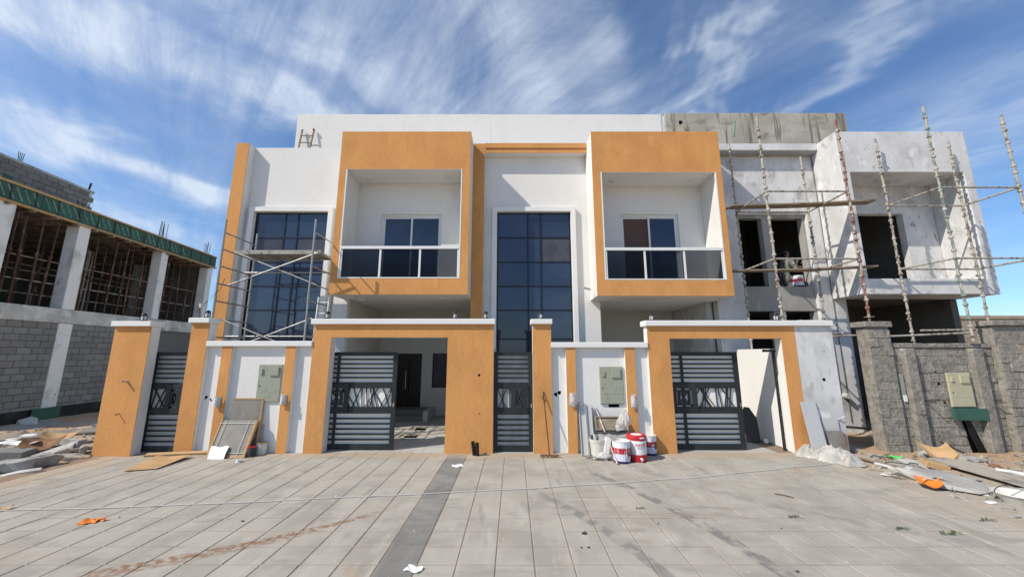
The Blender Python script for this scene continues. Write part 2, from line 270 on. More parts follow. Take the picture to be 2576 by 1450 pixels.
# ------------------------------------------------------------------ mesh helpers
ORG = {}
class MB:
    def __init__(s): s.v = []; s.f = []
    def add(s, vs, fs):
        o = len(s.v); s.v += [tuple(v) for v in vs]; s.f += [tuple(i+o for i in f) for f in fs]; return s
    def box(s, x0, x1, y0, y1, z0, z1):
        return s.add([(x, y, z) for z in (z0, z1) for y in (y0, y1) for x in (x0, x1)],
                     [(0, 2, 3, 1), (4, 5, 7, 6), (0, 1, 5, 4), (1, 3, 7, 5), (3, 2, 6, 7), (2, 0, 4, 6)])
    def obox(s, c, ux, uy, uz, hx, hy, hz):
        c, ux, uy, uz = Vector(c), Vector(ux).normalized(), Vector(uy).normalized(), Vector(uz).normalized()
        return s.add([c+ux*(hx*a)+uy*(hy*b)+uz*(hz*d) for d in (-1, 1) for b in (-1, 1) for a in (-1, 1)],
                     [(0, 2, 3, 1), (4, 5, 7, 6), (0, 1, 5, 4), (1, 3, 7, 5), (3, 2, 6, 7), (2, 0, 4, 6)])
    def bar(s, p, q, w, t, up=(0, 1, 0)):
        p, q = Vector(p), Vector(q); d = (q-p); n = Vector(up); n = (n-d.normalized()*n.dot(d.normalized())).normalized(); k = d.cross(n).normalized()
        return s.obox((p+q)/2, d, n, k, d.length/2, t/2, w/2)
    def tube(s, p, q, r, n=10, r2=None):
        p, q = Vector(p), Vector(q); r2 = r if r2 is None else r2; d = (q-p).normalized()
        a = d.orthogonal().normalized(); b = d.cross(a)
        vs = [p+(a*math.cos(t)+b*math.sin(t))*r for t in [2*math.pi*i/n for i in range(n)]] + [q+(a*math.cos(t)+b*math.sin(t))*r2 for t in [2*math.pi*i/n for i in range(n)]]
        return s.add(vs, [(i, (i+1) % n, n+(i+1) % n, n+i) for i in range(n)] + [tuple(range(n))[::-1], tuple(range(n, 2*n))])
    def path(s, pts, r, n=6):
        pts = [Vector(p) for p in pts]; vs = []; fs = []
        for i, p in enumerate(pts):
            d = (pts[min(i+1, len(pts)-1)]-pts[max(i-1, 0)]).normalized(); a = d.cross(Vector((.13, .2, 1))).normalized(); b = d.cross(a)
            vs += [p+(a*math.cos(2*math.pi*k/n)+b*math.sin(2*math.pi*k/n))*r for k in range(n)]
        for i in range(len(pts)-1):
            for k in range(n): fs.append((i*n+k, i*n+(k+1) % n, (i+1)*n+(k+1) % n, (i+1)*n+k))
        fs += [tuple(range(n))[::-1], tuple(range((len(pts)-1)*n, len(pts)*n))]
        return s.add(vs, fs)
    def lathe(s, c, prof, n=24, close=True):
        c = Vector(c); vs = []; fs = []
        for r, z in prof: vs += [c+Vector((r*math.cos(2*math.pi*k/n), r*math.sin(2*math.pi*k/n), z)) for k in range(n)]
        for i in range(len(prof)-1):
            for k in range(n): fs.append((i*n+k, i*n+(k+1) % n, (i+1)*n+(k+1) % n, (i+1)*n+k))
        if close: fs += [tuple(range(n))[::-1], tuple(range((len(prof)-1)*n, len(prof)*n))]
        return s.add(vs, fs)
    def wall(s, a0, a1, z0, z1, y0, y1, holes=(), axis='y'):
        xs = sorted(set([a0, a1]+[h for q in holes for h in q[:2] if a0 < h < a1])); zs = sorted(set([z0, z1]+[h for q in holes for h in q[2:] if z0 < h < z1]))
        nx, nz = len(xs)-1, len(zs)-1
        fill = [[not any(q[0]-1e-6 <= xs[i] and xs[i+1] <= q[1]+1e-6 and q[2]-1e-6 <= zs[j] and zs[j+1] <= q[3]+1e-6 for q in holes) for j in range(nz)] for i in range(nx)]
        F = lambda i, j: 0 <= i < nx and 0 <= j < nz and fill[i][j]
        idx = {}; vs = []; fs = []
        def V(i, j, k):
            if (i, j, k) not in idx:
                idx[i, j, k] = len(vs); p = (xs[i], (y0, y1)[k], zs[j]); vs.append(p if axis == 'y' else (p[1], p[0], p[2]))
            return idx[i, j, k]
        for i in range(nx):
            for j in range(nz):
                if not fill[i][j]: continue
                fs.append((V(i, j, 0), V(i+1, j, 0), V(i+1, j+1, 0), V(i, j+1, 0))); fs.append((V(i, j, 1), V(i, j+1, 1), V(i+1, j+1, 1), V(i+1, j, 1)))
                if not F(i-1, j): fs.append((V(i, j, 0), V(i, j+1, 0), V(i, j+1, 1), V(i, j, 1)))
                if not F(i+1, j): fs.append((V(i+1, j, 0), V(i+1, j, 1), V(i+1, j+1, 1), V(i+1, j+1, 0)))
                if not F(i, j-1): fs.append((V(i, j, 0), V(i, j, 1), V(i+1, j, 1), V(i+1, j, 0)))
                if not F(i, j+1): fs.append((V(i, j+1, 0), V(i+1, j+1, 0), V(i+1, j+1, 1), V(i, j+1, 1)))
        return s.add(vs, fs)
    def sheet(s, fn, nu, nv, th=.004):
        top = [Vector(fn(i/nu, j/nv)) for j in range(nv+1) for i in range(nu+1)]
        n = len(top); ix = lambda i, j: j*(nu+1)+i; fs = []
        nor = [Vector((0, 0, 0)) for _ in top]
        for j in range(nv):
            for i in range(nu):
                q = (ix(i, j), ix(i+1, j), ix(i+1, j+1), ix(i, j+1)); c = (top[q[2]]-top[q[0]]).cross(top[q[3]]-top[q[1]])
                for k in q: nor[k] += c
                fs.append(q); fs.append(tuple(k+n for k in q[::-1]))
        bot = [t-m.normalized()*th if m.length > 0 else t for t, m in zip(top, nor)]
        for i in range(nu): fs.append((ix(i, 0), ix(i, 0)+n, ix(i+1, 0)+n, ix(i+1, 0))); fs.append((ix(i+1, nv), ix(i+1, nv)+n, ix(i, nv)+n, ix(i, nv)))
        for j in range(nv): fs.append((ix(0, j+1), ix(0, j+1)+n, ix(0, j)+n, ix(0, j))); fs.append((ix(nu, j), ix(nu, j)+n, ix(nu, j+1)+n, ix(nu, j+1)))
        return s.add(top+bot, fs)
    def rock(s, c, sx, sy, sz, seed, n=14, rot=0):
        rr = random.Random(seed); bm = bmesh.new(); c = Vector(c)
        for _ in range(n):
            d = Vector((rr.uniform(-1, 1), rr.uniform(-1, 1), rr.uniform(-1, 1))); m = max(abs(d.x), abs(d.y), abs(d.z)); d = d/m*rr.uniform(.75, 1)
            x, y = d.x*sx, d.y*sy
            bm.verts.new((x*math.cos(rot)-y*math.sin(rot), x*math.sin(rot)+y*math.cos(rot), d.z*sz))
        g = bmesh.ops.convex_hull(bm, input=bm.verts); bmesh.ops.delete(bm, geom=[v for v in bm.verts if not v.link_faces], context='VERTS')
        bm.verts.index_update()
        vs = [c+v.co for v in bm.verts]; fs = [tuple(v.index for v in f.verts) for f in bm.faces]; bm.free()
        return s.add(vs, fs)
    def build(s, name, m, parent=None, bevel=0, smooth=False, base=None, local=False):
        """one mesh object; a child keeps its parent's frame, a top-level mesh gets its own base point"""
        off = Vector((0, 0, 0))
        if parent is not None and not local: off = ORG.get(parent.name, Vector((0, 0, 0)))
        if base is not None: off = Vector(base)
        me = bpy.data.meshes.new(name); me.from_pydata([tuple(Vector(v)-off) for v in s.v], [], s.f); me.update()
        o = bpy.data.objects.new(name, me); COL.objects.link(o)
        me.materials.append(MT[m] if isinstance(m, str) else m)
        if smooth:
            for p in me.polygons: p.use_smooth = True
            me.set_sharp_from_angle(angle=math.radians(38))
        if parent is not None: o.parent = parent; ORG[o.name] = ORG.get(parent.name, Vector((0, 0, 0)))
        elif base is not None: o.location = base; ORG[o.name] = Vector(base)
        if bevel:
            b = o.modifiers.new('bevel', 'BEVEL'); b.width = bevel; b.segments = 2; b.limit_method = 'ANGLE'; b.angle_limit = math.radians(40)
        return o
def tag(o, label=None, cat=None, group=None, kind=None):
    if label: o['label'] = label
    if cat: o['category'] = cat
    if group: o['group'] = group
    if kind: o['kind'] = kind
    return o
def thing(name, loc, label, cat, group=None, rz=0):
    o = bpy.data.objects.new(name, None); COL.objects.link(o); o.location = loc; o.rotation_euler = (0, 0, rz); o.empty_display_size = .2
    ORG[o.name] = Vector(loc); return tag(o, label, cat, group)
def solo(mb, name, m, base, label, cat, group=None, **k):
    return tag(mb.build(name, m, None, base=base, **k), label, cat, group)
def copy_tree(o, parent=None):
    c = o.copy(); COL.objects.link(c)
    if parent is not None: c.parent = parent; c.matrix_parent_inverse = o.matrix_parent_inverse.copy()
    for ch in list(o.children): copy_tree(ch, c)
    return c
def text_mesh(s, size, fn):
    """lettering as thin mesh; fn maps flat (x, y, depth) to the surface it is printed on"""
    cu = bpy.data.curves.new('lettering', 'FONT'); cu.body = s; cu.size = size; cu.align_x = 'CENTER'; cu.resolution_u = 3; cu.offset = size*.022
    ob = bpy.data.objects.new('lettering', cu); COL.objects.link(ob)
    dg = bpy.context.evaluated_depsgraph_get(); me = bpy.data.meshes.new_from_object(ob.evaluated_get(dg))
    mb = MB(); mb.add([fn(v.co.x, v.co.y) for v in me.vertices], [tuple(p.vertices) for p in me.polygons])
    bpy.data.objects.remove(ob); bpy.data.curves.remove(cu); bpy.data.meshes.remove(me)
    return mb
# ================================================================== THE GROUND
YG, YB, YW, YC = 8.79, 10.05, 11.0, 10.72      # planes: boundary wall, balcony fronts, facade, fins and cornices
def ground_h(x, y):
    n = noise.noise(Vector((x*.45, y*.45, 3.1)))*.10 + noise.noise(Vector((x*1.5, y*1.5, 7.7)))*.05 + noise.noise(Vector((x*4.3, y*4.3, 1.7)))*.022
    inside = -9.3 < x < 6.8 and y < 16
    if inside or (6.0 < x < 7.7 and y > 8.7): return -.075
    e = min(1, (-9.3-x)/1.0) if x < 0 else min(1, (x-6.8)/.6)
    e = max(0, e)
    far = max(0, 1-max(0, abs(x)-20)/30)*max(0, 1-max(0, abs(y-8)-22)/30)
    return -.04 + e*far*(n+.075)
def build_ground():
    xs = [-900, -300, -120, -60, -40, -30, -24] + [-20+.2*i for i in range(0, 56)] + [-8.7, -6, -3, 0, 3, 6] + [6.6+.2*i for i in range(0, 56)] + [19, 24, 30, 40, 60, 120, 300, 900]
    ys = [-900, -300, -120, -60, -30, -15, -8, -3] + [.2*i for i in range(5, 80)] + [17, 19, 22, 26, 32, 45, 70, 120, 300, 900]
    mb = MB(); mb.v = [(x, y, ground_h(x, y)) for y in ys for x in xs]; nx = len(xs)
    mb.f = [(j*nx+i, j*nx+i+1, (j+1)*nx+i+1, (j+1)*nx+i) for j in range(len(ys)-1) for i in range(nx-1)]
    tag(mb.build('ground', 'sand', smooth=True), 'sandy building plot strewn with cement dust', None, None, 'structure')
build_ground()
TX, TY, TX0, TY0 = .416, .376, -1.437, 7.752
def project(p):
    d = p[1]*math.cos(TILT)+(p[2]-CAM_H)*math.sin(TILT); v = -p[1]*math.sin(TILT)+(p[2]-CAM_H)*math.cos(TILT)
    return (CX+FPX*p[0]/d, CY-FPX*v/d) if d > .05 else (1e6, 1e6)
def build_pavement():
    bed = MB().box(-9.27, 6.86, -3, 8.795, -.07, -.0065); bo = tag(bed.build('pavement', 'joint'), 'grey tiled forecourt in front of the villas', None, None, 'structure')
    g = .0048; x0, x1 = -TX/2+g, TX/2-g; c = .006
    def tile_mesh(hy):
        y0, y1 = -hy+g*1.5, hy-g*1.5
        mb = MB(); lo = [(x0, y0, -.03), (x1, y0, -.03), (x1, y1, -.03), (x0, y1, -.03)]; mid = [(p[0], p[1], -c) for p in lo]
        top = [(x0+c, y0+c, 0), (x1-c, y0+c, 0), (x1-c, y1-c, 0), (x0+c, y1-c, 0)]
        mb.add(lo+mid+top, [(8, 9, 10, 11)] + [(i, (i+1) % 4, 4+(i+1) % 4, 4+i) for i in range(4)] + [(4+i, 4+(i+1) % 4, 8+(i+1) % 4, 8+i) for i in range(4)]); return mb
    full = tile_mesh(TY/2); tiles = []
    for k in range(-19, 20):
        for j in range(-28, 3):
            cx, cy = TX0+TX*(k+.5), TY0+TY*(j+.5); hy = TY/2
            if j == 2: hy = TY/2
            if cx-TX/2 < -9.3 or cx+TX/2 > 6.95: continue
            q = [project((cx+a*TX/2, cy+b*hy, 0)) for a, b in ((-1, -1), (1, -1), (1, 1), (-1, 1))]
            vis = any(-5 < u < 2580 and v < 1455 for u, v in q) and cy > 1.5
            area = abs(sum(q[i][0]*q[(i+1) % 4][1]-q[(i+1) % 4][0]*q[i][1] for i in range(4)))/2 if vis else 0
            tiles.append((area, cx, cy, k))
    tiles.sort(reverse=True)
    me = {}
    for key, mm in (('pav', 'pav'), ('pav_dark', 'pav_dark')):
        o = full.build('paving_tile', mm, bo); me[key] = o.data; bpy.data.objects.remove(o)
    rest = MB(); restd = MB()
    for n, (a, cx, cy, k) in enumerate(tiles):
        dz = R.uniform(-.0016, .0016); dark = (k == 0)
        if n < 298 and a > 0:
            o = bpy.data.objects.new('paving_tile', me['pav_dark' if dark else 'pav']); COL.objects.link(o); o.parent = bo; o.location = (cx, cy, dz); o.rotation_euler = (R.uniform(-.0035, .0035), R.uniform(-.0035, .0035), R.uniform(-.003, .003))
        else:
            (restd if dark else rest).add([(v[0]+cx, v[1]+cy, v[2]+dz) for v in full.v], full.f)
    tag(rest.build('paving_tile', 'pav', bo), kind='stuff'); tag(restd.build('paving_tile', 'pav_dark', bo), kind='stuff')
    # cut last strip against the wall, cement fillet
    mb = MB()
    mb.box(-9.25, 6.75, TY0+3*TY-.37, 8.79, -.05, -.0035)
    mb.build('cement_strip', 'pav', bo)
    # courtyards behind the wall
    for nm, xa, xb in (('courtyard_floor', -8.6, -.65), ('courtyard_floor', -.5, 6.45)):
        bedo = tag(MB().box(xa, xb, 8.80, 13.9, -.06, -.012).build(nm, 'joint'), None, None, None, 'structure')
        t = .5; mbs = MB().box(.004, t-.004, .004, t-.004, -.03, .003); m_ = None
        nxx = int((xb-xa)/t)
        for i in range(nxx):
            for j in range(10):
                x, y = xa+i*t, 8.86+j*t
                if xa > -5 and x < 3.0: continue
                if xa < -5 and (x < -4.6 or x > -1.5): continue
                if xa < -5 and ((abs(x+.25+2.67) < .3 and abs(y+.25-10.45) < .3) or (abs(x+.25+2.65) < .3 and abs(y+.25-11.45) < .3)): continue
                if m_ is None: o = mbs.build('courtyard_tile', 'courtyard', bedo); m_ = o.data
                else: o = bpy.data.objects.new('courtyard_tile', m_); COL.objects.link(o); o.parent = bedo
                o.location = (x, y, R.uniform(-.001, .001))
        tag(MB().box(xa, -4.6 if xa < -5 else 3.0, 8.8, 13.9, -.011, .001).build('floor_screed', 'courtyard', bedo), None)
build_pavement()
# two open manholes in the left courtyard
for i, (x, y) in enumerate(((-2.67, 10.42), (-2.65, 11.45))):
    t = thing('manhole', (x, y, .004), ('open manhole pit nearer the left gateway' if i == 0 else 'open manhole pit nearer the entrance step'), 'manhole', 'open manholes in the courtyard')
    fr = MB()
    for a in (-1, 1): fr.box(x+a*.29-.02, x+a*.29+.02, y-.25, y+.25, .002, .022); fr.box(x-.27, x+.27, y+a*.23-.02, y+a*.23+.02, .002, .022)
    fr.build('rim', 'conc', t); MB().box(x-.27, x+.27, y-.21, y+.21, -.010, -.004).build('pit', 'dark', t)

# ================================================================== THE VILLAS
ROWS = [6.58, 5.77, 4.99, 4.23, 3.50, 2.64, 1.80, .97, .16]
def curtain(root, cols, dusty, y=YW+.04):
    c = MB()
    for x in cols: c.box(x-.022, x+.022, y-.02, y+.07, .12, 6.60)
    cw = c.build('curtain_window', 'mullion', root)
    for z in ROWS: MB().box(cols[0]+.022, cols[1]-.022, y-.018, y+.06, z-.02, z+.02).add([], []).box(cols[1]+.022, cols[2]-.022, y-.018, y+.06, z-.02, z+.02).box(cols[2]+.022, cols[3]-.022, y-.018, y+.06, z-.02, z+.02).build('transom', 'mullion', cw)
    for i in range(3):
        for j in range(8):
            x0, x1, z1, z0 = cols[i]+.02, cols[i+1]-.02, ROWS[j]-.018, ROWS[j+1]+.018
            a, b = R.uniform(-.003, .003), R.uniform(-.003, .003)
            p = MB().add([(x0, y+a, z0), (x1, y-a, z0), (x1, y-a+b, z1), (x0, y+a+b, z1), (x0, y+.03, z0), (x1, y+.03, z0), (x1, y+.03, z1), (x0, y+.03, z1)],
                         [(0, 1, 2, 3), (5, 4, 7, 6), (4, 0, 3, 7), (1, 5, 6, 2), (3, 2, 6, 7), (4, 5, 1, 0)])
            o = p.build('pane', 'glass_dusty' if (i, j) in dusty else 'glass', cw)
def surround(root, x0, x1, zt, m='white_smooth'):
    MB().wall(x0-.15, x1+.15, .0, zt+.15, YW-.11, YW, [(x0, x1, .0, zt)]).build('window_surround', m, root, bevel=.008)
def balcony(root, x0, x1, op, zb, sl, brown=False):
    ox0, ox1, oz0, oz1 = op; zt = 8.775
    MB().wall(x0, x1, zb, zt, YB+.014, YW-.003, [op]).build('balcony_box', 'white', root, bevel=.01)
    f = MB().wall(x0, x1, zb, zt, YB, YB+.013, [op]).build('orange_facing', 'orange', root, bevel=.006)
    # white edge bead round the opening
    MB().wall(ox0, ox1, oz0, oz1, YB-.006, YB+.04, [(ox0+.035, ox1-.035, oz0+.03, oz1-.002)]).build('opening_trim', 'white_smooth', root)
    MB().wall(x0, x1, zb+.1, zt, YW+.0, YW+.2, [sl]).build('balcony_back_wall', 'white', root)
    # sliding window
    sx0, sx1, sz0, sz1 = sl; y = YW+.06; mid = (sx0+sx1)/2
    w = MB().wall(sx0, sx1, sz0, sz1, y, y+.08, [(sx0+.05, sx1-.05, sz0+.04, sz1-.06)]).build('sliding_window', 'alu', root)
    for a, b, dy in ((sx0+.05, mid+.03, .05), (mid-.03, sx1-.05, .02)):
        MB().wall(a, b, sz0+.04, sz1-.06, y+dy, y+dy+.03, [(a+.055, b-.055, sz0+.1, sz1-.115)]).build('sash', 'alu', w)
        MB().box(a+.055, b-.055, y+dy+.008, y+dy+.02, sz0+.1, sz1-.115).build('pane', 'glass_brown' if (brown and a < mid-.1) else 'glass', w)
    # balustrade
    z0, z1 = oz0+.005, oz0+.93; xa, xb = ox0+.036, ox1-.036
    b = MB().box(xa, xb, YB-.012, YB+.075, z1-.085, z1).build('balustrade', 'alu', root, bevel=.006)
    MB().box(xa, xb, YB+.01, YB+.055, z0+.004, z0+.03).build('bottom_rail', 'alu', b)
    ps = [xa+.02, xa+(xb-xa)*.335, xa+(xb-xa)*.67, xb-.02]
    for q in ps: MB().box(q-.027, q+.027, YB+.006, YB+.06, z0+.032, z1-.087).build('post', 'alu', b)
    for i in range(3): MB().box(ps[i]+.028, ps[i+1]-.028, YB+.026, YB+.036, z0+.034, z1-.088).build('glass_panel', 'tint', b)
def downlights(root, pts, zc):
    for x, y in pts:
        p = G(x, y, zc)
        d = MB().lathe((p.x, p.y, zc-.028), [(.10, .027), (.105, .02), (.095, .003), (.07, .0)], 20).build('downlight', 'alu', root, smooth=True)
        MB().lathe((p.x, p.y, zc-.031), [(.066, .0028), (.066, .0)], 16).build('diffuser', 'cream', d)
def fin(root, x0, x1, zt, z0=0):
    MB().box(x0, x1, YC+.013, YW+.02, z0, zt).build('fin_wall', 'white', root, bevel=.008)
    MB().box(x0, x1, YC, YC+.012, z0, zt).build('fin_facing', 'orange', root, bevel=.004)

# ---- left villa
v1 = thing('villa', (-5, 11, 0), 'finished orange and white villa with steel scaffold tower before its blue window', 'villa', 'finished villas')
fin(v1, -8.80, -8.40, 8.81)
MB().wall(-8.40, -5.0, 0, 8.81, YW, YW+.2, [(-8.11, -5.79, 0, 6.59)]).build('facade_wall', 'white', v1, bevel=.008)
surround(v1, -8.11, -5.79, 6.59); curtain(v1, [-8.09, -7.17, -6.77, -5.81], {(2, 1), (0, 1)})
balcony(v1, -5.125, -1.265, (-4.915, -1.50, 4.28, 7.555), 3.82, (-4.15, -2.25, 4.30, 6.53))
downlights(v1, [(925, 449), (1128, 445)], 7.555); downlights(v1, [(911, 753), (1111, 750), (1052, 778)], 3.82)
MB().box(-5.125, -1.0, YW+.2, 13.9, 3.826, 4.05).build('porch_ceiling', 'white_smooth', v1)
MB().box(-5.125, -1.265, YW-.002, YW+.199, 3.823, 3.92).build('porch_lintel', 'white_smooth', v1)
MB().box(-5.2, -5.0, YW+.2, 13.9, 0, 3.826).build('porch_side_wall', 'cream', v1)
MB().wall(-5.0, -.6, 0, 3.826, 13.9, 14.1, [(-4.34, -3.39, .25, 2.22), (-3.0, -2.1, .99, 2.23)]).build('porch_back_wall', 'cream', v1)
d = MB().wall(-4.34, -3.39, .25, 2.22, 13.94, 14.02, [(-4.28, -3.45, .25, 2.16)]).build('entrance_door', 'wood_door', v1)
MB().box(-4.28, -3.87, 13.95, 14.0, .26, 2.16).box(-3.86, -3.45, 13.99, 14.03, .26, 2.16).build('leaf', 'wood_door', d)
MB().tube((-3.97, 13.92, .95), (-3.97, 13.92, 1.6), .014, 8).tube((-3.97, 13.92, 1.0), (-3.97, 13.955, 1.0), .01, 6).tube((-3.97, 13.92, 1.55), (-3.97, 13.955, 1.55), .01, 6).build('handle', 'chrome', d)
pw = MB().wall(-3.0, -2.1, .99, 2.23, 13.95, 14.02, [(-2.96, -2.14, 1.03, 2.19)]).build('porch_window', 'mullion', v1)
MB().box(-2.96, -2.14, 13.97, 13.99, 1.03, 2.19).build('pane', 'glass', pw)
st = MB().box(-5.0, -3.0, 12.75, 13.9, .0, .17).build('entrance_step', 'granite', v1, bevel=.008)
MB().box(-5.0, -3.0, 13.05, 13.9, .171, .32).build('upper_step', 'granite', st, bevel=.008)
MB().box(-3.0, -2.85, 12.72, 13.9, .0, .33).build('step_cheek', 'cream', st)
MB().box(-8.8, -8.6, YW+.2, 16, 0, 8.80).build('side_wall', 'white', v1)
MB().box(-8.6, -.9, YW+.2, 16, 7.9, 8.1).build('roof_slab', 'white_smooth', v1)
MB().box(-8.8, -.9, 16, 16.2, 0, 8.8).build('rear_wall', 'white', v1)
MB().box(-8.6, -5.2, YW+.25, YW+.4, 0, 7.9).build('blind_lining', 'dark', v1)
# roof structure shared by the finished villas: its white end belongs to the left one
MB().box(-8.76, -.9, 13.5, 15.9, 8.1, 11.80).build('roof_room', 'white', v1, bevel=.01)

# ---- right villa
v2 = thing('villa', (2.3, 11, 0), 'finished orange and white villa with cornice over its tall blue window', 'villa', 'finished villas')
fin(v2, -1.26, -.90, 8.79)
MB().wall(-.90, 2.62, 0, 8.79, YW, YW+.2, [(-.51, 1.79, 0, 6.59)]).build('facade_wall', 'white', v2, bevel=.008)
surround(v2, -.51, 1.79, 6.59); curtain(v2, [-.49, .45, .85, 1.77], {(2, 1)})
MB().box(-.899, 2.31, YC+.013, YW+.02, 8.47, 8.785).build('cornice', 'white', v2, bevel=.006)
MB().box(-.899, 2.31, YC+.0, YC+.012, 8.47, 8.785).build('cornice_facing', 'orange', v2)
MB().box(-.899, 2.31, YC-.03, YC-.001, 8.62, 8.79).build('cornice_cap', 'orange', v2, bevel=.006)
balcony(v2, 2.32, 6.13, (2.56, 5.955, 4.235, 7.46), 3.78, (3.37, 5.18, 4.30, 6.53), True)
downlights(v2, [(1540, 455), (1735, 452)], 7.46); downlights(v2, [(1563, 756), (1771, 754), (1627, 782)], 3.78)
MB().box(2.32, 6.3, YW+.2, 13.9, 3.786, 4.0).build('porch_ceiling', 'white_smooth', v2)
MB().box(2.32, 6.13, YW-.002, YW+.199, 3.783, 3.9).build('porch_lintel', 'white_smooth', v2)
MB().box(2.42, 2.62, YW+.2, 13.9, 0, 3.786).build('porch_side_wall', 'cream', v2)
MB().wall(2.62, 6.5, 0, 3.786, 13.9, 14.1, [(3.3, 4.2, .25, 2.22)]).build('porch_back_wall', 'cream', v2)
MB().box(3.3, 4.2, 13.95, 14.0, .25, 2.22).build('entrance_door', 'wood_door', v2)
MB().box(6.0, 6.2, YW+.35, 13.9, 0, 3.786).build('porch_pier', 'plaster', v2)
MB().box(-.9, 6.1, YW+.2, 16, 7.9, 8.1).build('roof_slab', 'white_smooth', v2)
MB().box(-.9, 6.1, 16, 16.2, 0, 8.8).build('rear_wall', 'white', v2)
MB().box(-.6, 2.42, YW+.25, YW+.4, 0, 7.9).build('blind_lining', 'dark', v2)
MB().box(-.9, 6.0, 13.5, 15.9, 8.1, 11.79).build('roof_room', 'white', v2, bevel=.004)
MB().box(6.0, 6.16, 13.52, 15.9, 8.1, 11.72).build('unpainted_edge', 'plaster', v2)
MB().box(-.98, -.72, 10.9, 11.1, 8.80, 9.05).build('vent_block', 'alu', v2)
MB().tube((1.55, 11.05, 8.78), (1.55, 11.05, 8.93), .10, 12).build('vent_pipe', 'pvc', v2, smooth=True)
MB().box(-.62, -.50, 9.02, 13.9, 0, 2.35).build('dividing_wall', 'white_smooth', v2)
MB().box(6.46, 6.60, 9.02, 13.6, 0, 2.33).build('dividing_wall', 'white_smooth', v2)

# ---- unfinished villa
v3 = thing('villa', (10, 11, 0), 'unfinished villa in bare whitewashed plaster with empty window openings', 'villa')
MB().wall(6.16, 10.05, 0, 8.5, YW, YW+.25, [(7.05, 9.22, 3.50, 6.53), (7.05, 9.22, .3, 3.5)]).build('facade_wall', 'plaster', v3, bevel=.01)
MB().wall(7.05, 9.22, 3.48, 6.53, YW+.10, YW+.32, [(7.10, 7.86, 4.24, 6.44), (8.16, 9.14, 4.24, 6.44)]).build('window_pier', 'plaster_grey', v3, bevel=.01)
MB().wall(7.05, 9.22, .3, 3.46, YW+.10, YW+.32, [(7.10, 7.9, .8, 3.46), (8.25, 9.14, .8, 3.46)]).build('window_pier', 'plaster_grey', v3)
MB().box(6.45, 9.64, YC, YW+.02, 8.56, 8.79).build('cornice', 'plaster', v3, bevel=.012)
MB().box(6.45, 9.64, YC+.06, YW+.02, 8.50, 8.56).build('cornice_bed', 'plaster_grey', v3)
op3 = (9.90, 13.24, 4.27, 7.46)
MB().wall(9.645, 13.50, 3.83, 8.77, YB, YW-.003, [op3]).build('balcony_box', 'plaster', v3, bevel=.014)
MB().wall(9.645, 13.60, 3.9, 8.6, YW, YW+.2, [(10.45, 12.25, 4.30, 6.55)]).build('balcony_back_wall', 'plaster', v3)
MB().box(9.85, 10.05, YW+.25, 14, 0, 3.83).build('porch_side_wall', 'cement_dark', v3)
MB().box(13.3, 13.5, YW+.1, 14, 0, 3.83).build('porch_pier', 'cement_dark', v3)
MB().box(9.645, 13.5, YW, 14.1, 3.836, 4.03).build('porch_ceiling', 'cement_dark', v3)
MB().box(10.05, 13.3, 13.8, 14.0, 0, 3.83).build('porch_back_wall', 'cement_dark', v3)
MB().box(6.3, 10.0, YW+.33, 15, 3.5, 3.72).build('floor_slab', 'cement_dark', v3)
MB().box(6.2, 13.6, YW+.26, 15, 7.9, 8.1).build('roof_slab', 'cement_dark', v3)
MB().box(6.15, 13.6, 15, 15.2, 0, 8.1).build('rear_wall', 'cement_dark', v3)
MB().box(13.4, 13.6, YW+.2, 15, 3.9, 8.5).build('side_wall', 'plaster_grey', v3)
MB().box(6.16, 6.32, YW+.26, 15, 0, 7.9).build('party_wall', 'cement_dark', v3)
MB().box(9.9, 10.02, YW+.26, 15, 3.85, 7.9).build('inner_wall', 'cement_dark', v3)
MB().box(6.17, 13.5, 13.5, 15.9, 8.1, 11.86).build('roof_room', 'conc_stain', v3, bevel=.02)
hole = MB().rock((6.78, 13.5, 11.42), .09, .02, .10, 5); hole.build('wall_hole', 'dark', v3)
MB().path([(6.80, 13.47, 11.36), (6.84, 13.44, 11.2), (6.9, 13.42, 10.6)], .02, 6).build('cable_conduit', 'timber', v3)
MB().path([(8.98, 13.485, 11.55), (8.93, 13.485, 11.2), (8.86, 13.485, 10.8)], .006, 5).build('green_cord', 'green_plastic', v3)
MB().tube((9.55, YW-.16, 1.02), (9.55, YW+.02, 1.02), .075, 14).build('drain_pipe', 'pvc', v3, smooth=True)
MB().box(9.15, 9.32, YW-.10, YW-.001, 1.25, 3.1).build('plaster_band', 'plaster', v3)
MB().tube((2.2, 10.35, 4.02), (1.98, 10.28, 4.06), .03, 10).build('overflow_pipe', 'pvc', v2, smooth=True)
MB().path([(9.638, 10.97, 8.4), (9.642, 10.985, 5), (9.640, 10.98, .3)], .012, 5).build('corner_crack', 'cement_dark', v3)
MB().path([(7.0, 10.99, 6.60), (8.1, 10.985, 6.58), (9.3, 10.99, 6.60)], .014, 5).build('lintel_crack', 'cement_dark', v3)
# roof ladder
t = thing('ladder', (-8.2, 13.3, 8.1), 'short wooden ladder leaning on the white roof wall', 'ladder')
a0, a1, b0, b1 = Vector((-8.42, 12.95, 8.1)), Vector((-8.47, 13.42, 11.02)), Vector((-8.02, 12.95, 8.1)), Vector((-8.0, 13.42, 11.02))
MB().bar(a0, a1, .05, .04).build('rail', 'timber_old', t); MB().bar(b0, b1, .05, .04).build('rail', 'timber_old', t)
for i in range(8):
    f = .1+.115*i; MB().bar(a0.lerp(a1, f)+Vector((0, -.03, 0)), b0.lerp(b1, f)+Vector((0, -.03, 0)), .035, .02).build('rung', 'timber_old', t)
MB().rock(b1+Vector((0, -.02, .02)), .06, .05, .06, 3).build('rag_wrap', 'dirt_metal', t); MB().rock(a1+Vector((0, -.02, .02)), .05, .05, .05, 4).build('rag_wrap', 'bucket', t)
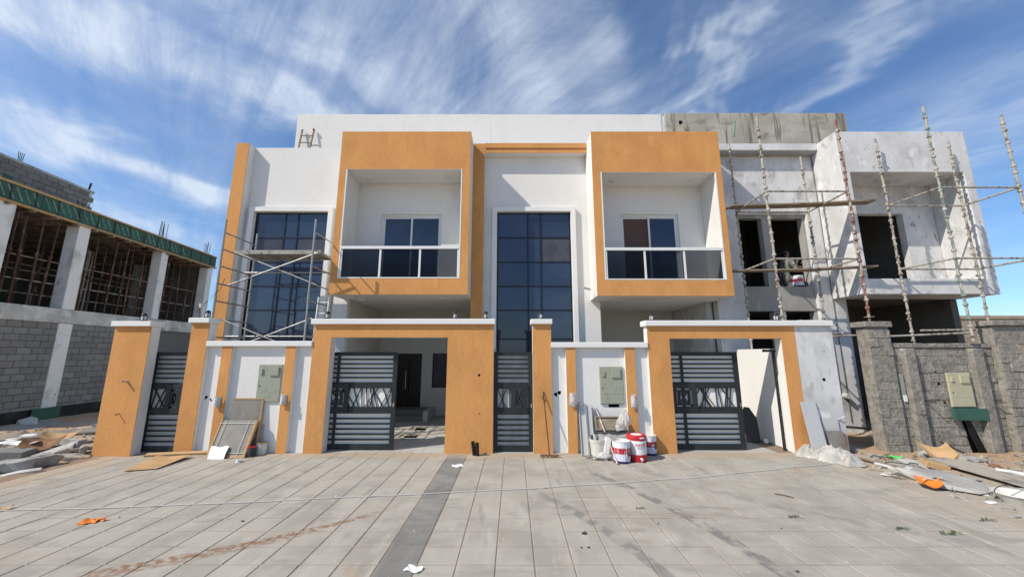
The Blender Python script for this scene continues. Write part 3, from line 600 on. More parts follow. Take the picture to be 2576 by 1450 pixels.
# ================================================================== BOUNDARY WALLS AND GATES
def pillar(root, x0, x1, zt, cop=.12, y0=YG, dep=.24, side=True):
    p = MB().box(x0, x1, y0+.013, y0+dep, 0, zt).build('pillar', 'white', root, bevel=.008)
    MB().box(x0, x1, y0, y0+.012, 0, zt).build('orange_facing', 'orange', p, bevel=.003)
    MB().box(x0-.045, x1+.03, y0-.07, y0+dep+.06, zt, zt+cop).build('coping', 'white_smooth', p, bevel=.012)
def low_wall(root, x0, x1, zt, pil):
    MB().box(x0, x1, YG+.09, YG+.24, 0, zt).build('wall_panel', 'white', root)
    MB().box(x0+.002, x1-.002, YG-.03, YG+.29, zt, zt+.125).build('coping', 'white_smooth', root, bevel=.012)
    for a, b in pil:
        p = MB().box(a, b, YG+.012, YG+.089, 0, zt-.001).build('pilaster', 'white', root)
        MB().box(a, b, YG, YG+.011, 0, zt-.001).build('orange_facing', 'orange', p)
def portal(root, x0, x1, op, zt, c0, c1):
    MB().wall(x0, x1, 0, zt, YG+.013, YG+.24, [op]).build('gateway', 'white', root, bevel=.008)
    MB().wall(x0, x1, 0, zt, YG, YG+.012, [op]).build('orange_facing', 'orange', root, bevel=.003)
    MB().box(c0, c1, YG-.07, YG+.30, zt, zt+.13).build('coping', 'white_smooth', root, bevel=.014)
gp = thing('gate_pillar', (-9, YG, 0), 'free-standing orange gate pillar with white cap at the far left', 'pillar')
pillar(gp, -9.235, -8.395, 2.83, y0=8.56)
q = P(320, 958, 8.56); MB().tube((q.x, 8.46, q.z), (q.x, 8.57, q.z), .022, 10).build('pipe_stub', 'pvc', gp, smooth=True); MB().tube((q.x, 8.458, q.z), (q.x, 8.465, q.z), .016, 8).build('pipe_hole', 'dark', gp)
q = P(300, 1040, 8.56); MB().tube((q.x, 8.47, q.z-.01), (q.x, 8.57, q.z), .010, 6).build('wire_stub', 'steel', gp)
wa = thing('boundary_wall', (-4.5, YG, 0), 'orange and white boundary wall with gateway to the left villa', 'wall', 'rendered boundary walls')
pillar(wa, -7.665, -7.245, 2.93)
low_wall(wa, -7.245, -4.745, 2.38, [(-6.87, -6.63), (-5.36, -5.13)])
portal(wa, -4.745, -.465, (-4.315, -1.555, 0, 2.59), 2.895, -4.80, -.43)
for zz, rr in ((1.72, .028), (.86, .013)):
    MB().tube((-.80+(.02 if rr < .02 else 0), YG-.004, zz), (-.80+(.02 if rr < .02 else 0), YG+.02, zz), rr, 12).build('cable_hole', 'dark', wa)
wb = thing('boundary_wall', (4, YG, 0), 'orange and white boundary wall with gateway to the right villa', 'wall', 'rendered boundary walls')
pillar(wb, .455, .895, 2.90)
low_wall(wb, .895, 3.175, 2.35, [(1.235, 1.46), (2.625, 2.855)])
portal(wb, 3.175, 6.685, (3.695, 6.345, 0, 2.565), 2.855, 3.12, 7.58)
MB().box(6.687, 7.575, YG+.004, YG+.24, 0, 2.853).build('unpainted_panel', 'plaster', wb, bevel=.006)
MB().tube((7.22, YG-.002, 1.62), (7.22, YG+.03, 1.62), .035, 10).build('cable_hole', 'dark', wb)
q = Vector((7.42, YG, .72)); MB().path([q+Vector((0, .02, 0)), q+Vector((.03, -.05, .05)), q+Vector((.08, -.1, .10))], .014, 6).build('wire_stub', 'pvc', wb)
for i in range(5): MB().rock((6.95+.13*i, YG+.1, 2.99), .09, .07, .025, 60+i).build('mortar_lump', 'plaster_grey', wb)
def wall_marks(root, pts):
    for x, y in pts:
        q = P(x, y, YG+.09); MB().rock((q.x, YG+.09, q.z), .045, .006, .055, int(x), 10).build('cable_box_hole', 'dark', root)
wall_marks(wa, [(519, 999), (532, 1003)]); wall_marks(wb, [(1397, 991), (1407, 987)])
# gate guide post in the right gateway
t = thing('gate_post', (6.33, 9.05, 0), 'black steel guide post standing in the right gateway', 'post')
MB().box(6.29, 6.335, 9.05, 9.10, 0, 2.25).build('post', 'char', t); MB().box(6.08, 6.36, 9.03, 9.12, 2.25, 2.31).build('top_bracket', 'char', t); 
for z in (.3, .8, 1.3, 1.8): MB().tube((6.312, 9.045, z), (6.312, 9.05, z), .008, 6).build('bolt', 'chrome', t)

def gate(name, w, label, group, loc, orn, ow, stile=.10, rz=0, seed=1, upright=None, lock=True):
    """slatted charcoal gate leaf, local x from 0 to w; orn = centre of the square ornament"""
    t = thing(name, loc, label, 'gate', group, rz); rr = random.Random(seed); H0, H1 = .02, 2.25
    B = lambda *a: MB().box(*a)
    f = B(0, stile, 0, .05, H0, H1).build('stile', 'char', t, local=True, bevel=.003); B(w-stile, w, 0, .05, H0, H1).build('stile', 'char', t, local=True, bevel=.003)
    for a, b, nm in ((2.16, H1, 'top_rail'), (1.40, 1.54, 'middle_rail'), (.82, .97, 'middle_rail'), (H0, .14, 'bottom_rail')): B(stile, w-stile, .001, .049, a, b).build(nm, 'char', t, local=True, bevel=.003)
    for z in (2.075, 1.967, 1.86, 1.752, 1.645, .707, .588, .472, .358, .239): B(stile, w-stile, .008, .040, z-.019, z+.019).build('slat', 'char', t, local=True)
    for x in (upright or []):
        for a, b in ((1.54, 2.16), (.14, .82), (.97, 1.40)): B(x-.028, x+.028, .003, .046, a, b).build('upright', 'char', t, local=True)
    x = stile+.03
    while x < w-stile:
        x2 = max(stile, min(w-stile, x+rr.uniform(-.30, .30)))
        if abs((x+x2)/2-orn) > ow*.65: MB().bar((x, .03, .97), (x2, .03, 1.40), .017, .02).build('lattice_bar', 'char', t, local=True)
        x += rr.uniform(.05, .11)
    # raised square ornament
    a, b = orn-ow, orn+ow
    o = MB().wall(a, b, .85, 1.50, -.035, .0, [(a+.11, b-.11, .97, 1.40)]).build('ornament', 'char', t, local=True, bevel=.004)
    i0, i1 = orn-ow*.48, orn+ow*.48
    MB().wall(i0, i1, 1.015, 1.355, -.02, .02, [(i0+.05, i1-.05, 1.07, 1.30)]).build('inner_square', 'char', o, local=True)
    for p, q in (((a+.1, .03, .97), (i0, .03, 1.03)), ((b-.1, .03, .97), (i1, .03, 1.03)), ((a+.1, .03, 1.40), (i0, .03, 1.34)), ((b-.1, .03, 1.40), (i1, .03, 1.34)), ((i0+.05, .03, 1.07), (i1-.05, .03, 1.30)), ((i1-.05, .03, 1.07), (i0+.05, .03, 1.30))):
        MB().bar(p, q, .02, .02).build('ornament_bar', 'char', o, local=True)
    B(stile*.6, w-stile*.6, .052, .056, .1, 2.2).build('backing_sheet', 'gate_sheet_pale' if w > 2 else 'gate_sheet', t, local=True)
    if lock: MB().box(w-stile*.55, w-stile*.2, -.02, .0, .98, 1.06).build('lock', 'chrome', t, local=True)
    return t
gate('sliding_gate', 2.92, 'charcoal slatted sliding gate half open in the left gateway', 'charcoal gates', (-5.72, 9.06, 0), 1.50, .31, seed=4, upright=[1.50])
gate('sliding_gate', 2.76, 'charcoal slatted sliding gate half open in the right gateway', 'charcoal gates', (2.66, 9.06, 0), 1.40, .30, seed=9, upright=[1.40])
gate('pedestrian_gate', .90, 'charcoal pedestrian gate between the two orange pillars at the left', 'charcoal gates', (-8.52, YG+.06, 0), .66, .20, .085, seed=5)
gate('pedestrian_gate', .91, 'charcoal pedestrian gate in the middle between gateway and orange pillar', 'charcoal gates', (-.46, YG+.12, 0), .60, .19, .09, seed=6)

# ---- bulkhead lamps on top of the walls
def pillar_lamp(x, y, zt, lab, dy=.10):
    p = P(x, y, YG+dy); t = thing('wall_top_lamp', (p.x, YG+dy, zt), lab, 'lamp', 'lamps on the wall tops')
    c = (p.x, YG+dy, zt)
    MB().lathe(c, [(.062, .001), (.062, .03), (.052, .034)], 18).build('base', 'black', t, smooth=True)
    MB().lathe(c, [(.047, .034), (.047, .13)], 18).build('glass', 'lamp_glass', t, smooth=True)
    MB().lathe(c, [(.056, .13), (.058, .15), (.050, .175), (.03, .192), (.008, .198)], 18).build('cap', 'black', t, smooth=True)
    for k in range(4):
        a = math.pi/4+k*math.pi/2; MB().box(p.x+.05*math.cos(a)-.006, p.x+.05*math.cos(a)+.006, YG+dy+.05*math.sin(a)-.006, YG+dy+.05*math.sin(a)+.006, zt+.03, zt+.135).build('guard_bar', 'black', t)
pillar_lamp(362, 797, 2.952, 'black capped lamp on the leftmost orange pillar', -.12)
pillar_lamp(523, 787, 3.05, 'black capped lamp on the orange pillar before the scaffold tower')
pillar_lamp(824, 790, 3.025, 'black capped lamp on left end of the left gateway')
pillar_lamp(1144, 790, 3.025, 'black capped lamp on the left gateway, left of its right-end lamp')
pillar_lamp(1221, 790, 3.025, 'black capped lamp on right end of the left gateway')
pillar_lamp(1360, 791, 3.02, 'black capped lamp on the orange pillar right of the middle pedestrian gate')
pillar_lamp(1638, 795, 2.985, 'black capped lamp on left end of the right gateway')
pillar_lamp(1951, 795, 2.985, 'black capped lamp on right part of the right gateway')
t = thing('loose_cable', (-7.5, YG+.1, 3.06), 'thin cable looped up beside a pillar lamp', 'cable')
MB().path([(-7.58, YG+.1, 3.06), (-7.62, YG+.08, 3.3), (-7.48, YG+.14, 3.5), (-7.36, YG+.3, 3.8), (-7.4, YG+.45, 4.1)], .008, 5).build('wire', 'black', t); MB().rock((-7.6, YG+.09, 3.36), .05, .04, .06, 3).build('tape_knot', 'bucket', t)

# ---- up-down wall lamps on the pilasters
def updown(x, y, lab, wrap):
    p = P(x, y, YG); t = thing('wall_lamp', (p.x, YG, p.z), lab, 'lamp', 'wall lamps on the pilasters')
    MB().box(p.x-.05, p.x+.05, YG-.02, YG, p.z-.10, p.z+.10).build('back_plate', 'alu', t)
    def cur(u, v):
        a = (u-.5)*2; return (p.x+.065*a, YG-.09+.035*a*a-.012*math.cos((v-.5)*math.pi)*-1, p.z-.125+.25*v-.03*(1-a*a)*(1 if v > .5 else -1)*(abs(v-.5)*2)**3)
    MB().sheet(cur, 10, 8, .012).build('curved_shade', 'pvc', t, smooth=True)
    MB().tube((p.x, YG-.075, p.z-.05), (p.x, YG-.075, p.z+.05), .035, 12).build('bulb_holder', 'alu', t)
    if wrap:
        rr = random.Random(int(x))
        def wr(u, v):
            a = u*2*math.pi; k = 1+.22*noise.noise(Vector((math.cos(a)*2.1+x, math.sin(a)*2.1, v*4)))
            z = (v-.5)*(.30+.05*math.sin(a*3)); s = math.cos((v-.5)*math.pi*.9)**.4*(1-.35*max(0, v-.6)); k = k+.25*abs(noise.noise(Vector((math.cos(a)*4, math.sin(a)*4+x, v*3))))-.12
            return (p.x+.095*math.cos(a)*s*k*wrap, YG-.06+.075*math.sin(a)*s*k, p.z+z)
        MB().sheet(wr, 18, 10, .001).build('plastic_wrap', 'film_thin', t, smooth=True)
updown(549, 1008, 'grey up-down wall lamp on pilaster left of the stacked tiles', 0)
updown(715, 1003, 'grey up-down wall lamp on pilaster right of the left meter box', 0)
updown(1440, 1003, 'plastic-wrapped wall lamp on pilaster left of the middle meter box', 1.15)
updown(1592, 1008, 'plastic-wrapped wall lamp on pilaster right of the middle meter box', .8)

# ---- meter boxes
def meter(x0, x1, z0, z1, y, lab, m, lean=0):
    t = thing('meter_box', ((x0+x1)/2, y, z0), lab, 'meter box', 'utility meter boxes')
    w, h = x1-x0, z1-z0
    MB().box(x0, x1, y-.035, y+.0, z0, z1).build('case', m, t, bevel=.006)
    MB().box(x0+.012, x1-.012, y-.043, y-.0355, z0+h*.27, z1-.012).build('door', m, t, bevel=.003)
    MB().box(x0+.012, x1-.012, y-.043, y-.0355, z0+.012, z0+h*.265).build('lower_cover', m, t, bevel=.003)
    MB().box(x0+w*.50, x0+w*.88, y-.07, y-.0435, z1-h*.30, z1-h*.06).build('window_cover', m, t, bevel=.004)
    MB().box(x0+w*.10, x0+w*.20, y-.07, y-.0435, z1-h*.26, z1-h*.12).build('hasp', m, t, bevel=.003)
    MB().tube((x0+w*.12, y-.047, z0+h*.42), (x0+w*.12, y-.043, z0+h*.42), .016, 10).build('lock', 'black', t)
meter(-5.98, -5.43, 1.11, 1.96, YG+.089, 'paint-smeared grey meter box above the stacked tiles', 'meter')
meter(2.02, 2.57, 1.06, 1.91, YG+.089, 'paint-smeared grey meter box above the buckets', 'meter')
MB().rock((2.33, YG+.088, 1.04), .13, .012, .055, 77, 16).build('broken_plaster', 'dark', wb)
# ================================================================== NEIGHBOUR UNDER CONSTRUCTION (left)
BA = .09; BO = Vector((-15.5, 10.0, 0))
nb = thing('concrete_building', BO, 'unfinished concrete building with block wall and green formwork at the left', 'building', None, BA)
def nbw(x, y, z): c, s = math.cos(BA), math.sin(BA); return Vector((BO.x+x*c-y*s, BO.y+x*s+y*c, z))
COLS = [(.45, .95), (2.75, 3.2), (6.3, 6.7), (9.2, 9.6)]
MB().box(-.22, -.03, .5, 9.6, .0, 3.25).build('block_wall', 'mortar', nb, local=True)
bw = [o for o in nb.children if o.name.startswith('block_wall')][0]
blk = MB(); g = .006
def block_mesh(l, h, t):
    mb = MB(); c = .008; a, b = l/2-g, h/2-g
    lo = [(-t, -a, -b), (-t, a, -b), (-t, a, b), (-t, -a, b)]; mid = [(t-c, p[1], p[2]) for p in lo]; top = [(t, -a+c, -b+c), (t, a-c, -b+c), (t, a-c, b-c), (t, -a+c, b-c)]
    mb.add(lo+mid+top, [(8, 9, 10, 11)]+[(i, (i+1) % 4, 4+(i+1) % 4, 4+i) for i in range(4)]+[(4+i, 4+(i+1) % 4, 8+(i+1) % 4, 8+i) for i in range(4)]); return mb
def put_block(data, parent, x, y, z, rz=0):
    o = bpy.data.objects.new('block', data); COL.objects.link(o); o.parent = parent; o.location = (x+R.uniform(-.004, .004), y, z+R.uniform(-.002, .002)); o.rotation_euler = (R.uniform(-.004, .004), R.uniform(-.006, .006), rz+R.uniform(-.005, .005)); return o
def proto(l, h, t, m):
    o = block_mesh(l, h, t).build('block', m); d = o.data; bpy.data.objects.remove(o); return d
bf, bh = proto(.40, .21, .03, 'block'), proto(.20, .21, .03, 'block')
nblk = 0
for c in range(14):
    z = .31+.21*c+.105
    for a, b in ((.95, 2.75), (3.2, 6.3)):
        y = a+(0 if c % 2 else -.2)
        while y < b-.02:
            y0, y1 = max(y, a), min(y+.4, b); l = y1-y0
            if l > .3 and not (y1 > b-.001 and l < .38): put_block(bf, bw, -.015, (y0+y1)/2, z); nblk += 1
            elif l > .1: o = put_block(bh, bw, -.015, (y0+y1)/2, z); o.scale.y = l/.2; nblk += 1
            y += .4
for y0, y1 in COLS:
    MB().box(-.26, .035, y0, y1, .0, 3.25).build('lower_column', 'conc_light', nb, bevel=.02, local=True)
    MB().box(-.42, .0, y0+.02, y1-.03, 3.75, 6.85).build('column', 'conc_light', nb, bevel=.015, local=True)
    MB().box(-3.6, -3.2, y0, y1, 3.75, 6.85).build('column', 'conc', nb, local=True)
MB().box(-.30, .05, .3, 9.65, 3.25, 3.75).build('ring_beam', 'conc', nb, bevel=.03, local=True)
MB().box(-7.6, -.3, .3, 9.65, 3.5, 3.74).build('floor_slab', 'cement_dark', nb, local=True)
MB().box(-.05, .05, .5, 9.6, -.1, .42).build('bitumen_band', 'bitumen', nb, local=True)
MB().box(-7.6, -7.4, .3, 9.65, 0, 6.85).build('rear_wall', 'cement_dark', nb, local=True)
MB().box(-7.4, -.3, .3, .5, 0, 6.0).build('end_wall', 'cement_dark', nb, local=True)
MB().box(-7.6, -.05, .3, 9.65, 6.9, 7.35).build('roof_slab', 'timber_old', nb, local=True)
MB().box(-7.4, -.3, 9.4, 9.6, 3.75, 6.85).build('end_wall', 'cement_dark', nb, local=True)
fw = MB().box(-.06, .0, .3, 9.7, 6.86, 7.44).build('formwork', 'ply', nb, local=True)
pn = MB()
y = .3
while y < 9.6:
    l = min(1.22, 9.7-y); MB().box(.0005, .018, y+.005, y+l-.005, 6.90, 7.40).build('formwork_panel', 'ply', fw, local=True)
    if y < 6.6:
        for k in range(5):
            cy = y+.15+k*.22; cz = 7.15
            for q in range(7):
                a = -.17+.055*q; pn.bar((.0195, cy+a*.55+R.uniform(-.005, .005), cz-a-.02), (.0195, cy+a*.55+.018, cz-a+.022), .05 if k % 3 else .03, .003, (1, 0, 0))
    y += 1.22
tag(pn.build('panel_print', 'ply_mark', fw, local=True), kind='stuff')
for z0, z1, x1 in ((6.80, 6.86, .08), (7.40, 7.46, .06)):
    y = .3
    while y < 9.6:
        l = min(R.uniform(2.2, 3.2), 9.72-y); MB().box(-.04, x1+R.uniform(-.01, .02), y, y+l-.01, z0, z1+R.uniform(-.01, .01)).build('formwork_timber', 'timber', fw, local=True); y += l
for i in range(14):
    yy = .6+.66*i; MB().box(-1.2, .12, yy, yy+.07, 6.72, 6.795).build('joist', 'timber_old', fw, local=True)
    MB().tube((.035, yy+.1, 6.82), (.035, yy+.06, 7.44), .012, 6).build('clamp', 'steel', fw, local=True)
# ceiling boards
for i in range(10): MB().box(-7.2, -.3, .6+.9*i, .6+.9*i+.1, 6.8, 6.895).build('ceiling_joist', 'timber_old', nb, local=True)
# set-back upper wall
MB().box(-2.62, -2.42, -1.4, 5.35, 7.35, 9.15).build('upper_wall', 'conc_light', nb, local=True)
uw = [o for o in nb.children if o.name.startswith('upper_wall')][0]
for c in range(5):
    z = 8.05+.21*c+.105; y = -1.4-(0 if c % 2 else .2)
    while y < 5.2:
        if y > .6: put_block(bf, uw, -2.405, y+.2, z)
        y += .4
MB().box(-2.66, -2.40, -1.4, 5.4, 9.10, 9.19).build('wall_cap', 'conc', uw, local=True)
MB().box(-2.395, -2.36, 2.35, 2.6, 7.9, 8.5).build('plywood_scrap', 'ply', uw, local=True)
def rebar(y, n, h, sp):
    rb = MB()
    for i in range(n):
        a = R.uniform(-.03, .03); rb.tube((-.25-.08*(i % 2), y+sp*i, 7.3), (-.25-.08*(i % 2)+a, y+sp*i+a, 7.3+h*R.uniform(.8, 1.05)), .011, 5)
    rb.build('rebar', 'steel', nb, local=True)
rebar(6.3, 7, .95, .06); rebar(2.8, 5, .5, .09); rebar(9.2, 5, .85, .06)
rb = MB()
for i in range(4): rb.tube((-2.5, 2.75+.03*i, 9.1), (-2.5, 2.7+.06*i, 9.55), .01, 5)
for i in range(3): rb.tube((-2.5, 5.2+.03*i, 9.1), (-2.5, 5.25+.03*i, 9.55), .012, 5)
rb.build('rebar', 'steel', uw, local=True)
# steel props and ties
pr = [(-.33, y) for y in (1.25, 1.6, 2.0, 2.4, 3.55, 3.85, 4.6, 5.0, 5.4, 5.9, 7.05, 7.5, 8.0, 8.5, 8.9)] + [(-1.5, y) for y in (1.2, 1.9, 2.6, 3.3, 4.0, 4.7, 5.4, 6.1, 6.8, 7.5, 8.2, 8.9)] + [(-2.6, y) for y in (1.6, 2.4, 3.2, 4.1, 5.0, 5.9, 6.8, 7.7, 8.6)]
p0 = None
ORD = ['first', 'second', 'third', 'fourth', 'fifth', 'sixth', 'seventh', 'eighth', 'ninth', 'tenth', 'eleventh', 'twelfth', 'thirteenth', 'fourteenth', 'fifteenth']
for i, (x, y) in enumerate(pr):
    w = nbw(x, y+R.uniform(-.06, .06), 3.75)
    if p0 is None:
        p0 = thing('steel_prop', w, 'rusty steel prop in the front row, leftmost one', 'prop', 'front row of steel props')
        c = Vector((0, 0, 0))
        MB().tube((0, 0, 0), (0, 0, 1.75), .032, 8).build('outer_tube', 'rust', p0, local=True, smooth=True); MB().tube((0, 0, 1.75), (0, 0, 2.97), .024, 8).build('inner_tube', 'rust', p0, local=True, smooth=True)
        MB().lathe((0, 0, 1.70), [(.035, 0), (.055, .01), (.055, .07), (.035, .08)], 10).build('collar', 'rust', p0, local=True, smooth=True); MB().box(-.3, .3, -.04, .04, 2.97, 3.02).build('fork_head', 'rust', p0, local=True); MB().box(-.07, .07, -.07, .07, 0, .01).build('foot_plate', 'rust', p0, local=True)
    else:
        c = copy_tree(p0); c.location = w
        c['label'] = ('rusty steel prop in the front row, %s from the left' % ORD[i]) if i < 15 else ('rusty steel prop behind the front row of props' if i < 27 else 'rusty steel prop in the rearmost row of props')
        c['group'] = 'front row of steel props' if i < 15 else ('middle row of steel props' if i < 27 else 'rear row of steel props'); c.rotation_euler = (R.uniform(-.02, .02), R.uniform(-.02, .02), R.uniform(0, 3))
for i, (x, z) in enumerate(((-.37, 5.35), (-.40, 4.6), (-1.55, 5.1), (-1.5, 4.3), (-2.6, 5.5))):
    o = MB().tube(nbw(x, .9, z), nbw(x, 9.2, z+.04), .02, 7).build('tie_tube', 'tube' if i % 2 else 'timber_old', None, base=nbw(x, 4, z)); tag(o, ['upper front horizontal tie tube across the rusty props', 'lower front horizontal tie tube across the rusty props', 'upper horizontal tie tube across the middle row of props', 'lower horizontal tie tube across the middle row of props', 'horizontal tie tube across the rearmost row of props'][i], 'tube', 'tie tubes among the props')
solo(MB().tube(nbw(-.12, 1.05, 3.751), nbw(-.12, 1.05, 4.1), .05, 12), 'drain_pipe', 'bucket', nbw(-.12, 1.05, 3.75), 'short pale pipe upright on the concrete ring beam', 'pipe', smooth=True)
q = nbw(.1, 2.85, .02); solo(MB().obox(q+Vector((0, 0, .22)), (math.cos(BA), math.sin(BA), 0), (-math.sin(BA), math.cos(BA), 0), (.12, 0, 1), .012, .42, .2), 'plywood_offcut', 'ply', q, 'green plywood offcut at the foot of the block wall', 'plywood')

# ================================================================== SCAFFOLD TOWER BEFORE THE LEFT WINDOW
t = thing('scaffold_tower', (-6.4, 9.9, 0), 'grey steel frame scaffold tower standing before the left blue window', 'scaffold')
XL, XR, YF, YR_ = -7.62, -5.24, 9.30, 10.50
for x in (XL, XR):
    for y in (YF, YR_):
        p = MB(); p.tube((x, y, 0), (x, y, 5.72), .026, 12); po = p.build('post', 'galv', t, smooth=True)
        MB().tube((x, y, 3.58), (x, y, 3.68), .032, 12).tube((x, y, 1.6), (x, y, 1.7), .032, 12).build('joint_sleeve', 'galv', po, smooth=True)
    for i in range(11):
        z = .80+.456*i; MB().tube((x, YF, z), (x, YR_, z), .019, 10).build('rung', 'galv', t, smooth=True)
for a, b in (((XL+.06, 9.66, 4.92), (XR-.02, 9.66, 4.02)), ((XR+.02, 9.62, 4.92), (XL+.04, 9.62, 4.0)), ((XL+.03, 9.60, 3.08), (XR, 9.60, 2.16)), ((XR-.05, 9.64, 3.12), (XL, 9.64, 2.20)), ((XL, 10.2, 4.47), (XR, 10.2, 4.47)), ((XL, 9.8, 2.66), (XR, 9.8, 2.66))):
    MB().tube(a, b, .02, 10).build('brace', 'galv', t, smooth=True)
dk = MB().box(XL+.03, XR-.02, 9.72, 10.36, 4.93, 4.955).build('deck', 'deck', t)
MB().box(XL+.02, XR-.01, 9.70, 9.719, 4.88, 4.99).box(XL+.02, XR-.01, 10.361, 10.38, 4.88, 4.99).build('deck_edge', 'deck', dk)
for i in range(5): MB().box(XL+.3+.45*i, XL+.35+.45*i, 9.72, 10.36, 4.88, 4.929).build('deck_rib', 'deck', dk)
# aluminium ladder lashed inside it
t = thing('ladder', (-5.2, 9.5, 0), 'pale aluminium ladder with holed rails at right end of the scaffold tower', 'ladder')
for x in (-5.29, -5.00): MB().bar((x+.02, 9.62, .0), (x, 9.90, 3.72), .025, .075, (0, 1, 0)).build('rail', 'alu', t)
for i in range(12):
    f = .06+.082*i; MB().tube((-5.27, 9.62+.28*f, 3.72*f), (-5.0, 9.62+.28*f, 3.72*f), .014, 8).build('rung', 'alu', t)

# ================================================================== TUBE SCAFFOLDS BEFORE THE UNFINISHED VILLA
def scaffold(label, loc, posts, rings, group):
    t = thing('tube_scaffold', loc, label, 'scaffold', group)
    for (x, y, z0, z1, m, lx) in posts:
        a, b = Vector((x, y, z0)), Vector((x+lx, y, z1))
        po = MB().path([a.lerp(b, q/8)+Vector((R.uniform(-.012, .012), R.uniform(-.012, .012), 0))*(1 if 0 < q < 8 else 0) for q in range(9)], .027, 9).build('standard', m, t, smooth=True)
        z = z0+.35; k = 0
        while z < z1-.1:
            c = a.lerp(b, (z-z0)/(z1-z0)); MB().lathe(c, [(.030, -.035), (.047, -.022), (.049, .010), (.040, .030), (.030, .036)], 9).build('cup', m, po, smooth=True); k += 1
            z += (.20 if k % 2 else .36)+R.uniform(-.05, .05)
        MB().box(x-.07, x+.07, y-.07, y+.07, z0+.12, z0+.132).build('base_nut', 'tube', po) if z0 > 1 else None
    for a, b, m in rings: MB().tube(a, b, .025, 8).build('ledger', m, t, smooth=True)
    return t
AF, ABk = 8.95, 10.35
XA = dict(a1=6.62, a2=6.55, a3=8.67, a4=8.76)
def rings(zs, p1, p2, p3, p4, m='tube'):
    r = []
    for z in zs:
        r += [((*p2, z), (*p3, z), m), ((*p1, z), (*p4, z), m), ((*p1, z), (*p2, z), m), ((*p4, z), (*p3, z), m)]
    return r
scaffold('rusty tube scaffold with plank decks between the right gateway and unfinished balcony', (7.6, 9.6, 0),
         [(6.62, ABk, 0, 8.55, 'tube', 0), (6.55, AF, 2.985, 8.52, 'tube', 0), (8.67, AF, 2.965, 8.40, 'tube_red', .0), (8.76, ABk, 0, 8.12, 'tube', 0)],
         rings((6.35, 4.55), (6.62, ABk), (6.55, AF), (8.67, AF), (8.76, ABk)) + [((8.0, 9.0, 2.72), (8.8, 10.3, 2.72), 'tube'), ((7.6, 9.3, 2.62), (8.6, 9.3, 2.66), 'tube')], 'tube scaffolds')
BF, BBk = 8.70, 9.88
scaffold('cement-caked tube scaffold in front of the unfinished balcony at the far right', (11.6, 9.3, 0),
         [(10.64, BBk, 0, 8.42, 'tube', 0), (10.78, BF, 2.50, 8.62, 'tube_green', 0), (12.76, BBk, 0, 8.35, 'tube', 0), (12.78, BF, 2.99, 8.35, 'tube', 0)],
         rings((6.34, 4.5), (10.64, BBk), (10.78, BF), (12.78, BF), (12.76, BBk)) + [((9.05, 9.2, 2.62), (11.4, 9.2, 2.72), 'tube'), ((10.2, 9.25, 2.78), (11.6, 9.25, 2.80), 'tube')], 'tube scaffolds')
def plank(p, q, lab, w=.22):
    p, q = Vector(p), Vector(q); mb = MB(); n = 12; d = (q-p)
    mb.sheet(lambda u, v: p+d*u+Vector((0, (v-.5)*w, -.02*math.sin(u*math.pi)+.004*math.sin(u*9))), n, 2, .042)
    solo(mb, 'plank', 'timber_old', p, lab, 'plank', 'scaffold planks')
plank((6.25, 10.1, 6.42), (10.05, 9.75, 6.42), 'weathered plank on the upper level of the rusty tube scaffold', .30)
plank((6.2, 10.32, 4.56), (9.95, 9.88, 4.59), 'weathered plank on the lower level of the rusty tube scaffold', .24)

# ================================================================== UNFINISHED BOUNDARY WALL (right)
uwall = thing('boundary_wall', (10, YG, 0), 'rough grey block boundary wall with pilasters at the right', 'wall')
def yproto(l, h, t, m):
    b = block_mesh(l, h, t); mb = MB(); mb.add([(v[1], -v[0], v[2]) for v in b.v], b.f); o = mb.build('block', m); d = o.data; bpy.data.objects.remove(o); return d
g = .0025
rf, rh = yproto(.40, .20, .03, 'block_rough'), yproto(.20, .20, .03, 'block_rough')
def courses(parent, x0, x1, z0, n, y, ph=0):
    for c in range(n):
        z = z0+.2*c+.1; x = x0-(.2 if (c+ph) % 2 else 0)
        while x < x1-.03:
            a, b = max(x, x0), min(x+.4, x1); l = b-a
            if l > .05:
                o = bpy.data.objects.new('block', rf if l > .3 else rh); COL.objects.link(o); o.parent = parent
                o.location = Vector(((a+b)/2, y+R.uniform(-.010, .010), z+R.uniform(-.004, .004)))-ORG[parent.name]; o.scale.x = l/(.4 if l > .3 else .2); o.rotation_euler = (R.uniform(-.01, .01), 0, R.uniform(-.012, .012))
            x += .4
core = MB().box(8.95, 11.35, YG+.096, YG+.26, 0, 2.33).build('wall_core', 'render_bed', uwall); courses(core, 8.95, 11.35, -.05, 12, YG+.11)
cap = MB().box(8.96, 11.34, YG+.08, YG+.28, 2.33, 2.355).build('cap_bed', 'mortar', uwall)
for i in range(9):
    x = 8.96+.266*i; MB().box(x+.004, x+.26, YG+.05+R.uniform(-.01, .01), YG+.31, 2.352, 2.452+R.uniform(-.01, .008)).build('cap_block', 'block_rough', cap, bevel=.012)
pl = MB().box(8.45, 8.93, YG+.015, YG+.28, 0, 2.83).build('pillar_core', 'render_bed', uwall); courses(pl, 8.43, 8.95, -.03, 14, YG+.03, 1)
MB().box(8.415, 8.445, YG+.0, YG+.29, 0, 2.82).build('pillar_side', 'block_rough', pl)
MB().box(8.35, 9.0, YG-.04, YG+.36, 2.835, 2.965).build('pillar_cap', 'block_rough', pl, bevel=.015)
for a, b in ((9.18, 9.44), (10.78, 11.04)): MB().box(a, b, YG-.03, YG+.10, 0, 2.33).build('pilaster', 'block_rough', uwall, bevel=.02)
MB().wall(11.36, 15.8, 0, 2.86, YG-.02, YG+.30, [(11.92, 15.0, 0, 2.42)]).build('gateway', 'block_rough', uwall, bevel=.02)
MB().box(11.30, 15.9, YG-.09, YG+.36, 2.862, 2.985).build('coping', 'block_rough', uwall, bevel=.02)
